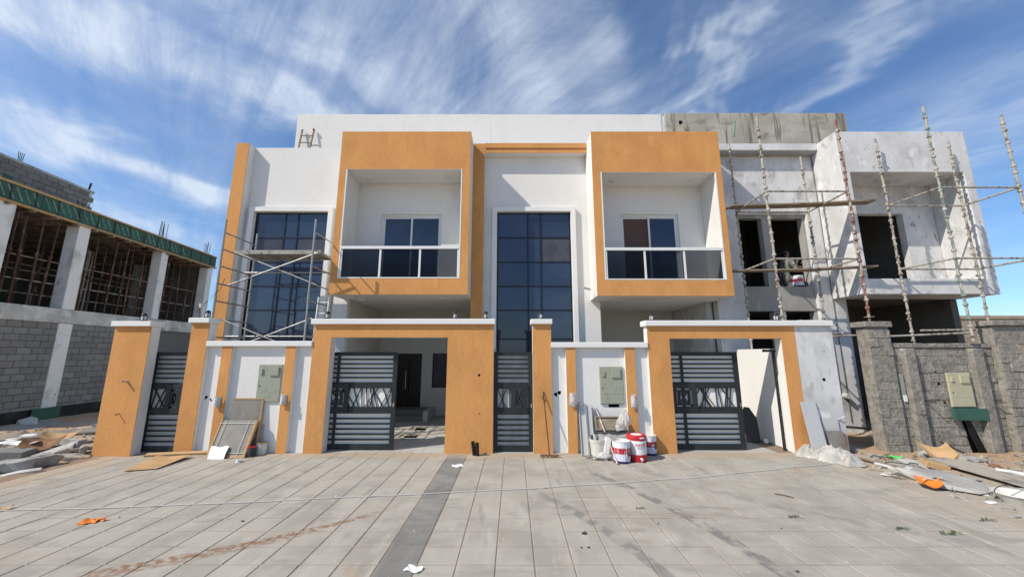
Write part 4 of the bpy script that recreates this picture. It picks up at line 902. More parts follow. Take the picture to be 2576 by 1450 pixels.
pq = courses(uwall, 11.37, 11.91, 0, 12, YG-.03)
meter(10.12, 10.66, 1.0, 1.77, YG+.06, 'clean beige meter box on the rough grey block wall', 'meter_new')
solo(MB().box(10.06, 10.82, YG-.045, YG+.03, .72, .97), 'plywood_board', 'ply', (10.4, YG, .72), 'green plywood strip fixed under the beige meter box', 'plywood')
ch = MB().add([(10.30, YG+.066, .74), (10.50, YG+.066, .74), (10.62, YG+.066, .35), (10.78, YG+.066, -.1), (10.45, YG+.066, -.1), (10.36, YG+.066, .4), (10.30, YG+.09, .74), (10.50, YG+.09, .74), (10.62, YG+.09, .35), (10.78, YG+.09, -.1), (10.45, YG+.09, -.1), (10.36, YG+.09, .4)],
              [(5, 4, 3, 2), (0, 5, 2, 1), (0, 1, 7, 6), (1, 2, 8, 7), (2, 3, 9, 8), (4, 5, 11, 10), (5, 0, 6, 11)]); ch.build('wall_chase', 'dark', uwall)
for k in range(3): MB().path([(10.36+.05*k, YG+.05, .74), (10.44+.05*k, YG+.05, .35), (10.56+.06*k, YG+.04, -.02)], .018, 6).build('conduit', 'black', uwall)
for x, z in ((9.55, 1.13), (11.12, 1.12), (9.3, .85)): MB().tube((x, YG-.16, z), (x, YG+.1, z), .012, 6).build('wire_stub', 'steel', uwall)
for x, z in ((9.92, 1.78), (9.96, 1.52), (10.0, 1.1)): MB().rock((x, YG+.075, z), .03, .01, .03, int(z*100)).build('cable_hole', 'dark', uwall)
MB().box(9.02, 9.13, YG+.055, YG+.078, 1.15, 1.75).build('sealed_slot', 'plaster_grey', uwall); MB().box(9.05, 9.13, YG+.045, YG+.054, 1.12, 1.26).build('tag', 'paper', uwall)
# far brown wall seen through the right gateway
bwall = thing('far_wall', (24, 18, 0), 'low brown block wall far behind the right gateway', 'wall')
MB().box(19, 40, 18, 18.3, 0, 3.9).build('wall_panel', 'brownwall', bwall); MB().box(18.95, 40, 17.95, 18.35, 3.9, 4.05).build('coping', 'brownwall', bwall)
# ================================================================== THINGS AT THE FOOT OF THE WALL
def para(bl, br, tl, th):
    """flat board from three corners, thickness th to the back"""
    bl, br, tl = Vector(bl), Vector(br), Vector(tl); u = br-bl; w = tl-bl; w = w-u.normalized()*w.dot(u.normalized()); n = w.cross(u).normalized()
    if n.y < 0: n = -n
    return MB().obox(bl+u/2+w/2+n*(th/2), u, w, n, u.length/2, w.length/2, th/2), u, w, n
def g0(x, y, z=0.002): p = G(x, y); p.z = z; return p
# --- stacked tiles, left
bl, br = g0(518, 1151), g0(612, 1151); tl = P(551, 1056, 8.74)
t = thing('tile_pack', bl, 'strapped pack of grey-brown porcelain tiles in cardboard, front of the stack', 'tile pack')
b, u, w, n = para(bl, br, tl, .05); b.build('tiles', 'porcelain', t)
un, wn = u.normalized(), w.normalized()
def on(a, c, d=-.006): return bl+u*a+w*c+n*d
for a0, a1, c0, c1 in ((0, .04, 0, 1), (.95, 1.02, 0, 1), (.04, .95, 0, .07)):
    MB().obox(on((a0+a1)/2, (c0+c1)/2, .02), u, w, n, u.length*(a1-a0)/2, w.length*(c1-c0)/2, .034).build('cardboard_edge', 'cardboard', t)
for a in (0.16, .80): MB().obox(on(a, .5, -.018), u, w, n, .005, w.length*.5, .002).build('strap', 'strap', t)
for c in (.12, .91): MB().obox(on(.5, c, -.022), u, w, n, u.length*.5, .005, .002).build('strap', 'strap', t)
bl, br = g0(548, 1146)+Vector((0, .16, 0)), g0(626, 1146)+Vector((0, .16, 0)); tl = P(581, 1003, 8.83)
b, u, w, n = para(bl, br, tl, .04); t = thing('tile_pack', bl, 'taller pack of porcelain tiles leaning on the wall behind the strapped pack', 'tile pack')
b.build('tiles', 'porcelain', t); un = u.normalized()
MB().obox(bl+u+w*.5+n*.02+un*.012, u, w, n, .012, w.length*.5, .03).build('cardboard_edge', 'cardboard', t); MB().obox(bl+u*.5+w+n*.02+w.normalized()*.012, u, w, n, u.length*.5, .012, .03).build('cardboard_edge', 'cardboard', t)
b, u, w, n = para(g0(628, 1141)+Vector((0, .08, 0)), g0(648, 1141)+Vector((0, .08, 0)), P(648, 1066, 8.86), .012); solo(b, 'thin_panel', 'porcelain_pale', g0(630, 1141), 'thin pale panel leaning behind the two small paint cans', 'panel')
a, c = g0(522, 1153.5), g0(564, 1153.5); tl = P(533, 1121, 8.50)
def pap(u, v): k = .012*math.sin(u*5)*math.sin(v*4); p = a+(c-a)*u+(tl-a)*v+Vector((.03*u*v, -.02+k, 0)); p.z += .012*math.sin(u*9)*v; return p
solo(MB().sheet(pap, 8, 6, .002), 'paper_sheet', 'paper', a, 'white torn paper sheet propped against the strapped tile pack', 'paper')
def can(name, c, r, h, m, lidm, lab, cat='paint can'):
    t = thing(name, c, lab, cat); MB().lathe(c, [(r*.96, 0), (r, .01), (r, h-.01), (r*.97, h)], 20).build('body', m, t, smooth=True)
    MB().lathe(c+Vector((0, 0, h+.0005)), [(r*1.04, -.012), (r*1.04, .006), (r*.9, .008), (r*.88, .002)], 20).build('lid', lidm, t, smooth=True); return t
can('paint_can', g0(630, 1147), .085, .20, 'foam_black', 'red', 'small dark paint can with red lid beside the tile pack')
can('paint_can', g0(655, 1141), .11, .24, 'bucket', 'cardboard', 'small cream paint can left of the orange pilaster')
c = g0(600, 1161); solo(MB().lathe(c, [(.05, 0), (.05, .05), (.035, .05), (.035, 0), (.05, 0)], 20, False), 'tape_roll', 'cooler_white', c, 'small white tape roll lying on the paving', 'tape roll', smooth=True)
pts = [g0(309, 1186), g0(393, 1180), g0(482, 1150), g0(395, 1150)]
solo(MB().sheet(lambda u, v: (pts[0]*(1-u)+pts[1]*u)*(1-v)+(pts[3]*(1-u)+pts[2]*u)*v+Vector((0, 0, .02+.035*abs(math.sin(u*3+v*2))*v+.03*u*(1-v)*v)), 12, 8, .006), 'cardboard_sheet', 'cardboard', pts[0], 'flattened cardboard sheet lying on the paving near the left gate', 'cardboard')
solo(MB().obox((g0(395, 1146)+g0(512, 1141))/2+Vector((0, 0, .03)), g0(512, 1141)-g0(395, 1146), (0, 1, .3), (0, -.3, 1), .66, .05, .022), 'cardboard_strip', 'cardboard', g0(400, 1146), 'long cardboard strip along the foot of the left gate', 'cardboard')
# --- centre
t = thing('conduit_stubs', (-.78, 8.55, 0), 'pair of short black pipe stubs rising beside the fat gateway pillar', 'pipe')
for a, b_ in (((-.86, 8.66, -.02), (-.90, 8.62, .29)), ((-.79, 8.62, -.02), (-.80, 8.57, .27))):
    MB().tube(a, b_, .042, 14).build('pipe', 'black', t, smooth=True); d = (Vector(b_)-Vector(a)).normalized(); MB().tube(Vector(b_)+d*.0005, Vector(b_)+d*.002, .034, 14).build('pipe_mouth', 'dark', t)
def scrap(x, y, sx, sy, m, lab, name='paper_scrap', cat='paper', rot=.3, seed=1, curl=.03):
    c = g0(x, y); rr = random.Random(seed); ca, sa = math.cos(rot), math.sin(rot)
    f = lambda u, v: c+Vector((ca*(u-.5)*sx-sa*(v-.5)*sy+.05*sx*math.sin(v*5+seed), sa*(u-.5)*sx+ca*(v-.5)*sy+.07*sy*math.sin(u*6+seed), .006+curl*(abs(u-.5)*2)**2*(.3+.7*v)+.006*math.sin(u*9+v*7+seed)))
    return solo(MB().sheet(f, 7, 6, .002), name, m, c, lab, cat)
scrap(1150, 1171, .20, .16, 'paper', 'white paper scrap on the dark paving strip', seed=2, curl=.012); scrap(1040, 1431, .17, .10, 'paper', 'white paper scrap on the paving near the bottom edge', seed=5, rot=-.3, curl=.012)
scrap(228, 1311, .20, .16, 'orange_plastic', 'orange plastic scrap lying on the left paving', 'plastic_scrap', 'plastic', .2, 3, .02); scrap(250, 1309, .16, .05, 'orange_plastic', 'narrow orange strip beside the orange plastic scrap', 'plastic_scrap', 'plastic', .1, 4, .02)
scrap(5, 1281, .2, .09, 'cardboard', 'brown scrap at the left picture edge by the rope', 'cardboard_scrap', 'cardboard', .3, 8, .05)
t = thing('broom', (.9, 8.4, 0), 'broom with black stick leaning on the middle orange pillar', 'broom')
hd = g0(1382, 1150); tp = P(1366, 984, YG-.012)
MB().tube(hd+Vector((0, 0, .06)), tp, .012, 8).build('stick', 'steel', t, smooth=True); MB().box(hd.x-.20, hd.x+.20, hd.y-.03, hd.y+.03, .035, .065).build('head', 'dirt_metal', t)
br = MB()
for i in range(60):
    x = hd.x-.19+.38*i/59; y = hd.y+R.uniform(-.03, .03); br.tube((x, y, .036), (x+R.uniform(-.012, .012), y-.01, .001), .005, 4)
tag(br.build('bristles', 'cardboard', t), kind='stuff'); MB().tube(tp+Vector((.0, -.01, -.18)), tp+Vector((-.03, -.03, -.10)), .008, 6).build('hook', 'steel', t)
# --- cluster of buckets
def paint_bucket(x, y, r, h, lab, full, word, maroon=False, c=None):
    c = c or g0(x, y, .002); t = thing('paint_bucket', c, lab, 'paint bucket', 'printed paint buckets')
    z = [0, .11, .44, .72, 1.0]; mm = ['can_blue', 'can_pale', 'can_maroon' if maroon else 'can_red', 'can_white']; nm = ['base_band', 'lower_label', 'red_label', 'top_label']
    rad = lambda k: r*(.94+.06*k)
    for i in range(4): MB().lathe(c, [(rad(z[i]), z[i]*h), (rad((z[i]+z[i+1])/2), (z[i]+z[i+1])/2*h), (rad(z[i+1]), z[i+1]*h)], 28, i == 0).build(nm[i], mm[i], t, smooth=True)
    MB().lathe(c, [(r*1.0, h), (r*1.035, h+.004), (r*1.035, h+.012), (r*.97, h+.012), (r*.95, h-.06)], 28, False).build('rim', 'bucket', t, smooth=True)
    MB().lathe(c, [(r*.955, h-.03), (r*.3, h-.026)], 24).build('paint', 'cooler_white' if full else 'bucket', t)
    MB().lathe(c, [(r*.93, .001), (r*.93, .004)], 20).build('floor', 'bucket', t)
    fn = lambda ang0, zz: (lambda px, py: c+Vector((math.sin(ang0+px/r)*(rad(.8)+.003), -math.cos(ang0+px/r)*(rad(.8)+.003), zz+py)))
    if word: text_mesh(word, .055, fn(.30, h*.50)).build('lettering', 'paper', t)
    bl_ = MB()
    for a0, a1 in ((.45, 1.05),):
        n_ = 6; vs = [c+Vector((math.sin(a0+(a1-a0)*i/n_)*(rad(.6)+.002), -math.cos(a0+(a1-a0)*i/n_)*(rad(.6)+.002), h*zz)) for zz in (.34, .50) for i in range(n_+1)]
        bl_.add(vs, [(i, i+1, n_+2+i, n_+1+i) for i in range(n_)])
    bl_.build('blue_patch', 'can_blue', t)
    for k, (a, z0, z1) in enumerate(((-.75, .5, .72), (-.6, .45, .74), (.1, .10, .62), (.32, .3, .9), (.62, .06, .7), (.85, .08, .66))):
        if not full: break
        p0, p1 = Vector((math.sin(a)*(rad(z0)+.001), -math.cos(a)*(rad(z0)+.001), h*z0))+c, Vector((math.sin(a)*(rad(z1)+.001), -math.cos(a)*(rad(z1)+.001), h*z1))+c
        MB().tube(p0, p1, .005, 6, .003).build('paint_drip', 'cooler_white', t)
    MB().path([c+Vector((-rad(.7)*1.01, 0, h*.7)), c+Vector((-rad(.6)*1.02, -.06, h*.55)), c+Vector((-rad(.5)*1.03, -.12, h*.45))], .005, 5).build('handle', 'steel', t)
    return t
paint_bucket(1564, 1160, .185, .41, 'open dripping paint bucket with red and white label left of the red cooler', True, None)
paint_bucket(1633, 1141, .165, .40, 'lidded paint bucket with maroon and blue label right of the red cooler', False, 'PAI', True)
def cooler():
    c = g0(1603, 1156); c.y -= 0; r = .195; t = thing('water_cooler', c, 'red and white cylindrical water cooler with white tap among the buckets', 'water cooler')
    MB().lathe(c, [(r*.95, 0), (r, .015), (r, .145)], 36).build('base', 'red', t, smooth=True)
    MB().lathe(c, [(r*1.012, .146), (r*1.012, .40), (r*.99, .415)], 36).build('body', 'cooler_white', t, smooth=True)
    MB().lathe(c, [(r*.99, .416), (r*1.03, .43), (r*1.03, .49), (r*.98, .52), (r*.80, .525), (r*.78, .505), (r*.3, .50)], 36).build('lid', 'red', t, smooth=True)
    MB().lathe(c, [(r*.60, .503), (r*.60, .518), (r*.50, .522)], 24).build('lid_plate', 'cooler_white', t, smooth=True)
    a = .3; d = Vector((math.sin(a), -math.cos(a), 0)); MB().obox(c+d*(r*1.03)+Vector((0, 0, .475)), (math.cos(a), math.sin(a), 0), d, (0, 0, 1), .05, .012, .013).build('carry_grip', 'cooler_white', t, bevel=.004)
    a = .12; d = Vector((math.sin(a), -math.cos(a), 0)); MB().tube(c+d*(r-.01)+Vector((0, 0, .07)), c+d*(r+.045)+Vector((0, 0, .07)), .024, 14).tube(c+d*(r+.03)+Vector((0, 0, .07)), c+d*(r+.03)+Vector((0, 0, .025)), .010, 10).build('tap', 'cooler_white', t, smooth=True)
    fn = lambda px, py: c+Vector((math.sin(.10+px/r)*(r*1.012+.002), -math.cos(.10+px/r)*(r*1.012+.002), py))
    text_mesh('HUNTER', .058, lambda x, y: fn(x, y*1.15+.315)).build('lettering', 'red', t)
    dash = MB()
    for zz, x0, x1 in ((.288, -.09, .09), (.262, -.06, .06)):
        x = x0
        while x < x1:
            l = R.uniform(.008, .02); vs = [fn(x, zz), fn(x+l, zz), fn(x+l, zz+.010), fn(x, zz+.010)]; dash.add(vs, [(0, 1, 2, 3)]); x += l+.006
    dash.build('small_print', 'foam_black', t)
    sh = MB(); n_ = 10
    vs = [fn(-.28+.20*i/n_, .148) for i in range(n_+1)]+[fn(-.28+.20*i/n_, .148+.11*math.cos(i/n_*math.pi/2)) for i in range(n_+1)]
    sh.add(vs, [(i, i+1, n_+2+i, n_+1+i) for i in range(n_)]).build('grey_print', 'pvc', t)
cooler()
c = g0(1505, 1150); t = thing('bucket', c, 'dirty white plastic bucket stuffed with offcuts', 'bucket')
MB().lathe(c, [(.14, 0), (.155, .15), (.175, .33), (.185, .335), (.185, .35), (.176, .352), (.176, .37), (.188, .372), (.188, .39), (.17, .39), (.15, .06)], 26, False).build('body', 'bucket', t, smooth=True); MB().lathe(c, [(.139, .002), (.139, .006)], 20).build('floor', 'bucket', t)
for i, (dx, dy, l, m) in enumerate(((-.08, .0, .30, 'alu'), (-.02, .04, .28, 'plaster_grey'), (.03, -.02, .26, 'alu'), (.07, .03, .34, 'black'), (.10, 0, .30, 'black'), (-.11, .02, .27, 'foam_black'))):
    o = MB().bar(c+Vector((dx*.6, dy, .15)), c+Vector((dx*1.5+.04, dy, .30+l*.6)), .05, .012, (0, 1, 0)).build('offcut', m, None, base=c+Vector((dx, dy, .15))); tag(o, 'offcut strip poking out of the dirty white bucket', 'offcut', 'offcuts in the white bucket')
solo(MB().obox(c+Vector((.20, -.04, .46)), (1, 0, -.3), (0, 1, .2), (.3, 0, 1), .055, .002, .055), 'paper_tag', 'paper', c+Vector((.2, 0, .4)), 'small white paper stuck above the white bucket', 'paper')
bagc = g0(1520, 1156)
def bag(name, c, rx, ry, rz, m, lab, seed, tilt=0, pinch=.25):
    """gathered film bag: folds run up to a bunched neck"""
    rr = random.Random(seed)
    def f(u, v):
        a = u*2*math.pi; prof = (math.sin(min(1, v*1.45)*math.pi*.5)**.6)*(1-(1-pinch)*max(0, (v-.35)/.65)**1.3) if v > 0 else .02
        fold = 1+.22*abs(noise.noise(Vector((math.cos(a)*2.6+seed, math.sin(a)*2.6, v*1.5))))*2-.2+.10*noise.noise(Vector((math.cos(a)*7, math.sin(a)*7+seed, v*3)))
        lob = 1+.25*noise.noise(Vector((math.cos(a)*1.1, math.sin(a)*1.1+seed*2, v*2.2)))
        return c+Vector((rx*math.cos(a)*prof*fold*lob+tilt*rz*v*v, ry*math.sin(a)*prof*fold*lob, .004+rz*v*(1+.12*noise.noise(Vector((a, seed, v*3))))))
    return solo(MB().sheet(f, 40, 16, .0012), name, m, c, lab, 'plastic bag', smooth=True)
bag('plastic_bag', bagc, .20, .12, .16, 'film', 'clear plastic bag slumped in front of the white bucket', 3)
t = thing('stand', (2.05, 8.5, 0), 'low stand under the brown crate, wrapped in white sheet', 'stand')
MB().sheet(lambda u, v: Vector((1.86+.62*u+.04*math.sin(v*4), 8.28+.10*v+.02*math.sin(u*13+v*5), .5*v+.02*math.sin(u*7))), 14, 8, .006).build('front_sheet', 'film', t, smooth=True)
for x in (1.9, 2.42):
    for y in (8.42, 8.66): MB().box(x, x+.04, y, y+.04, 0, .5).build('leg', 'timber_old', t)
MB().box(1.86, 2.48, 8.38, 8.70, .50, .53).build('shelf', 'foam_black', t)
solo(MB().obox((1.98, 8.30, .22), (.2, 0, 1), (0, 1, .12), (1, 0, -.2), .22, .06, .05), 'foam_block', 'cooler_white', (1.98, 8.3, 0), 'white foam block leaning beside the dripping paint bucket', 'foam')
bl, br = Vector((1.83, 8.56, .535)), Vector((2.50, 8.56, .535)); tl = Vector((1.87, 8.72, .80))
t = thing('wooden_crate', bl, 'shallow brown wooden crate tilted against the wall behind the buckets', 'crate')
b, u, w, n = para(bl, br, tl, .02); b.build('panel', 'timber_old', t)
for a0, a1, c0, c1 in ((0, 1, 0, .08), (0, 1, .92, 1), (0, .05, .08, .92), (.95, 1, .08, .92)): MB().obox(bl+u*(a0+a1)/2+w*(c0+c1)/2-n*.018, u, w, n, u.length*(a1-a0)/2, w.length*(c1-c0)/2, .017).build('edge', 'timber_old', t)
bag('plastic_bag', Vector((2.40, 8.45, .54)), .20, .13, .44, 'film', 'cloudy plastic bag bunched on the crate above the red cooler', 8, .15, .12)
solo(MB().obox((2.33, 8.45, .62), (1, 0, .2), (0, 1, 0), (-.2, 0, 1), .09, .05, .06), 'bag_content', 'pvc', (2.33, 8.45, .54), 'grey lump inside the cloudy plastic bag', 'parcel', bevel=.02)
for i, (x0, x1, zt, m) in enumerate(((1.50, 1.66, 1.08, 'pvc'), (1.665, 1.80, 1.04, 'porcelain_pale'))):
    t = thing('channel_board', (x0, 8.6, 0), ('grey metal channel leaning on the wall, the taller of two' if i == 0 else 'pale metal channel leaning beside the taller grey one'), 'channel')
    MB().bar(((x0+x1)/2, 8.60, 0), ((x0+x1)/2, 8.85, zt), x1-x0-.01, .012, (0, 1, 0)).build('web', m, t)
    for x in (x0+.005, x1-.012): MB().bar((x, 8.58, 0), (x, 8.83, zt), .01, .04, (0, 1, 0)).build('flange', m, t)
t = thing('painting_pole', (2.1, 8.05, 0), 'pinkish painting pole leaning across the buckets to the wall', 'pole')
MB().tube(g0(1553, 1167), P(1499, 1028, YG+.075), .014, 8).build('pole', 'pink', t, smooth=True); MB().tube(g0(1553, 1167), g0(1553, 1167)+Vector((.02, -.03, .03)), .02, 8).build('grip', 'dirt_metal', t); MB().tube(P(1502, 1036, YG+.06), P(1498.5, 1026, YG+.078), .018, 8).build('tip', 'timber_old', t)
for i in range(9):
    a = g0(1468+R.uniform(0, 34), 1148+R.uniform(0, 9)); d = Vector((R.uniform(.12, .26), R.uniform(-.08, .06), R.uniform(0, .02)))
    o = MB().bar(a+Vector((0, 0, .006+.006*i)), a+d+Vector((0, 0, .01+.006*i)), .03, .004, (0, 0, 1)).build('offcut', 'foam_black' if i % 3 else 'plaster_grey', None, base=a); tag(o, 'dark offcut strip on the paving before the white bucket', 'offcut', 'offcuts on the paving')
# --- right gateway
c = P(1902, 1110, 10.0); 
t = thing('dark_stone', (6.05, 9.9, 0), 'dark hexagonal slab leaning in the right gateway', 'slab')
hexp = [(-.20, 0), (.16, 0), (.23, .55), (.10, .82), (-.05, .84), (-.22, .60)]
mb = MB(); vs = [Vector((6.12+x, 9.85+.12*x+z*.30, z)) for x, z in hexp]; vs2 = [v+Vector((.05, .08, -.03)) for v in vs]; mb.add(vs+vs2, [(0, 1, 2, 3, 4, 5), (11, 10, 9, 8, 7, 6)]+[(i, 6+i, 6+(i+1) % 6, (i+1) % 6) for i in range(6)]); mb.build('slab', 'foam_black', t, bevel=.01)
c = Vector((6.33, 9.75, .0)); solo(MB().tube(c+Vector((0, -.02, .06)), c+Vector((.02, .05, .065)), .055, 14), 'pipe_offcut', 'cooler_white', c, 'pale round pipe end beside the dark hexagonal slab', 'pipe')
# --- leaning tiles on the unpainted panel
for bl, br, tl, m, lab in ((g0(2048, 1147), g0(2088, 1147), P(1997, 1009, 8.765), 'porcelain_pale', 'long pale tile leaning on the right gateway pillar'),
                           (g0(2094, 1146)+Vector((0, .12, 0)), g0(2136, 1146)+Vector((0, .12, 0)), P(2082, 1050, 8.76), 'tile_back', 'white-backed tile leaning on the unpainted panel'),
                           (g0(2096, 1148), g0(2138, 1148), P(2078, 1082, 8.62), 'porcelain', 'grey-brown tile leaning in front of the white-backed tile')):
    b, u, w, n = para(bl, br, tl, .012); solo(b, 'porcelain_tile', m, bl, lab, 'tile', 'loose tiles by the right gateway', bevel=.001)
b, u, w, n = para(g0(2140, 1150), g0(2150, 1147)+Vector((.02, .25, 0)), P(2118, 1085, 8.8), .01); solo(b, 'porcelain_tile', 'porcelain', g0(2140, 1150), 'narrow tile edge leaning at the end of the unpainted panel', 'tile', 'loose tiles by the right gateway')
# --- heap of clear sheeting
A, B_ = g0(1992, 1137), g0(2178, 1172); ax = (B_-A); ay = Vector((-ax.y, ax.x, 0)).normalized()
def heap(u, v):
    s = math.sin(v*math.pi); e = min(1, u*5)*min(1, (1-u)*7)
    n1 = noise.noise(Vector((u*6.5, v*1.6, 1.3))); n2 = 1-2*abs(noise.noise(Vector((u*10+v*2, v*3.5, 4.1)))); n3 = 1-2*abs(noise.noise(Vector((u*21, v*7+u*6, 9))))
    wd = .33+.12*n1
    return A+ax*(u+.010*n2)+ay*((v-.5)*2*wd*(.3+.7*e)+.03*n2)+Vector((0, 0, .006+e*(s**.8)*max(.02, .15+.16*n1+.05*n2+.028*n3)))
solo(MB().sheet(heap, 96, 30, .001), 'plastic_sheeting', 'film', A, 'long crumpled heap of clear plastic sheeting at the pavement edge', 'plastic sheet')
# --- rope on the ground
rp = [G(-60, 1287), G(0, 1285), G(400, 1273), G(900, 1250), G(1290, 1231), G(1500, 1218), G(1750, 1201), G(1950, 1180), G(2085, 1167), G(2120, 1158)]
pp = []
for i in range(len(rp)-1):
    for k in range(10): q = rp[i].lerp(rp[i+1], k/10); pp.append((q.x, q.y+.012*math.sin((i*10+k)*.7), .010))
pp.append((rp[-1].x, rp[-1].y, .05))
solo(MB().path(pp, .0068, 6), 'rope', 'rope', (0, 6.5, 0), 'thin pale rope stretched across the whole forecourt', 'rope', smooth=True)
t0 = [g0(1948, 1242), g0(1965, 1245), g0(1985, 1249), g0(1995, 1252)]
solo(MB().path([p+Vector((0, 0, .012)) for p in t0], .008, 5), 'twig', 'bark', t0[0], 'dark twig lying on the right paving', 'twig')
def sprig(x, y, s, lab):
    c = g0(x, y); mb = MB(); rr = random.Random(int(x))
    mb.path([c+Vector((-s/2, 0, .006)), c+Vector((0, .01, .012)), c+Vector((s/2, .02, .008))], .0025, 4)
    for i in range(11):
        f = i/10-.5; a = rr.choice((-1, 1))*rr.uniform(.5, 1.2); p = c+Vector((f*s, .02*f+.01, .012)); d = Vector((math.cos(a), math.sin(a), rr.uniform(.05, .3)))*s*.28; k = Vector((-d.y, d.x, 0)).normalized()*s*.06
        mb.add([p, p+d*.5+k, p+d, p+d*.5-k], [(0, 1, 2, 3)])
    solo(mb, 'leaf_sprig', 'leaf', c, lab, 'sprig', 'green sprigs on the paving')
sprig(1610, 1279, .12, 'tiny green sprig on the paving below the buckets'); sprig(1996, 1301, .14, 'green sprig on the paving below the dark twig'); sprig(2268, 1331, .16, 'green sprig on the right paving, left of the longer one'); sprig(2388, 1343, .22, 'long green sprig on the right paving'); sprig(2480, 1309, .20, 'green sprig at the right pavement edge')
for i, (x, y, s) in enumerate(((1468, 1341, .035), (1462, 1377, .015), (1480, 1377, .018), (1655, 1316, .012), (2005, 1437, .02), (1965, 1328, .012), (845, 1247, .015), (610, 1310, .02), (300, 1300, .012), (1060, 1260, .012))):
    c = g0(x, y); solo(MB().rock(c+Vector((0, 0, s*.3)), s, s*.7, s*.4, 90+i), 'pebble', 'foam_black' if i not in (6, 9) else 'cooler_white', c, 'small dark pebble on the paving' if i not in (6, 9) else 'small white crumb on the paving', 'pebble', 'dark pebbles on the paving' if i not in (6, 9) else 'white crumbs on the paving')

# ================================================================== RUBBLE AT BOTH SIDES
def gh(x, y): return ground_h(x, y)
def onground(px, py, lift=0):
    p = G(px, py, 0)
    for _ in range(4): p = G(px, py, gh(p.x, p.y))
    p.z = gh(p.x, p.y)+lift; return p
def gravel(name, xr, yr, n, lab, seed):
    rr = random.Random(seed); mb = MB()
    for i in range(n):
        x, y = rr.uniform(*xr), rr.uniform(*yr); s = rr.choice((.010, .014, .018, .022, .03, .04, .055))*rr.uniform(.7, 1.3)
        mb.rock((x, y, gh(x, y)+s*.2), s, s*rr.uniform(.6, 1), s*.5, seed*1000+i, 9, rr.uniform(0, 3))
    tag(mb.build(name, 'rubble'), lab, 'rubble', None, 'stuff')
gravel('rubble', (-14.5, -9.4), (7.0, 12.0), 1300, 'loose grey rubble fragments over the sandy plot at the left', 3)
gravel('rubble', (6.9, 12.5), (4.6, 8.7), 1500, 'loose grey rubble fragments over the sandy plot at the right', 4)
def splinters(xr, yr, n, lab, seed):
    rr = random.Random(seed); mb = MB()
    for i in range(n):
        x, y = rr.uniform(*xr), rr.uniform(*yr); a = rr.uniform(0, 3.2); l = rr.uniform(.06, .28); p = Vector((x, y, gh(x, y)+.012)); d = Vector((math.cos(a), math.sin(a), rr.uniform(-.02, .12)))*l
        mb.bar(p, p+d, rr.uniform(.008, .03), rr.uniform(.004, .012), (0, 0, 1))
    tag(mb.build('wood_splinters', 'timber_old'), lab, 'splinters', None, 'stuff')
splinters((6.95, 12.0), (4.8, 8.7), 160, 'weathered wood splinters over the right sandy plot', 8)
splinters((-14.0, -9.5), (7.2, 11.5), 130, 'weathered wood splinters over the left sandy plot', 9)
def chunk(px, py, s, m, name, lab, cat, seed, rot=0, n=14, base=None):
    c = onground(px, py); solo(MB().rock(c+Vector((0, 0, s[2]*.6)), *s, seed, n, rot), name, m, c, lab, cat)
def slabs(px, py, sx, sy, th, m, name, lab, cat, rx=0, ry=0, rz=0, lift=.05):
    c = onground(px, py, lift); M = Matrix.Rotation(rz, 3, 'Z') @ Matrix.Rotation(rx, 3, 'X') @ Matrix.Rotation(ry, 3, 'Y')
    solo(MB().obox(c, M @ Vector((1, 0, 0)), M @ Vector((0, 1, 0)), M @ Vector((0, 0, 1)), sx/2, sy/2, th/2), name, m, c, lab, cat, bevel=.006)
def plate(px, py, sx, sy, th, m, name, lab, cat, rz, seed, lift=.03, tx=0, ty=0):
    c = onground(px, py, lift); mb = MB().rock((0, 0, 0), sx, sy, th, seed, 22); M = Matrix.Rotation(rz, 3, 'Z') @ Matrix.Rotation(tx, 3, 'X') @ Matrix.Rotation(ty, 3, 'Y')
    mb.v = [c+M @ Vector(v) for v in mb.v]; solo(mb, name, m, c, lab, cat)
def curl(px, py, sx, sy, m, name, lab, cat, rz, bend, lift=.02, th=.006, rx=0):
    c = onground(px, py, lift); ca, sa = math.cos(rz), math.sin(rz)
    def f(u, v):
        x, y = (u-.5)*sx, (v-.5)*sy; z = bend*((u-.5)*2)**2+.02*math.sin(u*7+v*5)+rx*v*sy
        return c+Vector((ca*x-sa*y, sa*x+ca*y, z))
    solo(MB().sheet(f, 12, 8, th), name, m, c, lab, cat)
# left
slabs(30, 1155, .55, .3, .2, 'block', 'concrete_block', 'whole concrete block under the white sheet, far left', 'block', .1, .05, .2, .10)
curl(55, 1141, .75, .35, 'paper', 'plastic_sheet', 'white plastic sheet lying over the left rubble', 'plastic sheet', .15, .03, .22)
chunk(60, 1180, (.62, .16, .13), 'rubble', 'concrete_chunk', 'long grey concrete chunk nearest the left pavement edge', 'rubble', 21, 1.15)
chunk(22, 1186, (.35, .18, .14), 'rubble', 'concrete_chunk', 'broken grey concrete chunk at the left picture edge', 'rubble', 22, .3)
chunk(90, 1172, (.28, .2, .14), 'rubble', 'concrete_chunk', 'grey stone lump just left of the frosted plastic cover', 'rubble', 24, .9)
c = onground(48, 1190, .05); solo(MB().path([c+Vector((-.25, -.1, -.02)), c+Vector((0, 0, .03)), c+Vector((.18, .06, .05)), c+Vector((.26, .12, .05))], .04, 7), 'plaster_roll', 'bucket', c, 'pale dried roll of plaster at the left pavement edge', 'rubble', smooth=True)
slabs(124, 1153, .75, .26, .025, 'film', 'plastic_cover', 'frosted white plastic cover tilted on the left rubble', 'panel', .35, -.38, .45, .14)
curl(100, 1139, .62, .26, 'dirt_metal', 'cardboard_piece', 'brown curved cardboard piece behind the frosted cover', 'cardboard', .5, .10, .10, .008, .6)
curl(148, 1116, .62, .28, 'cardboard', 'cardboard_piece', 'tan folded cardboard piece in the middle of the left rubble', 'cardboard', .5, .12, .10, .008, .4)
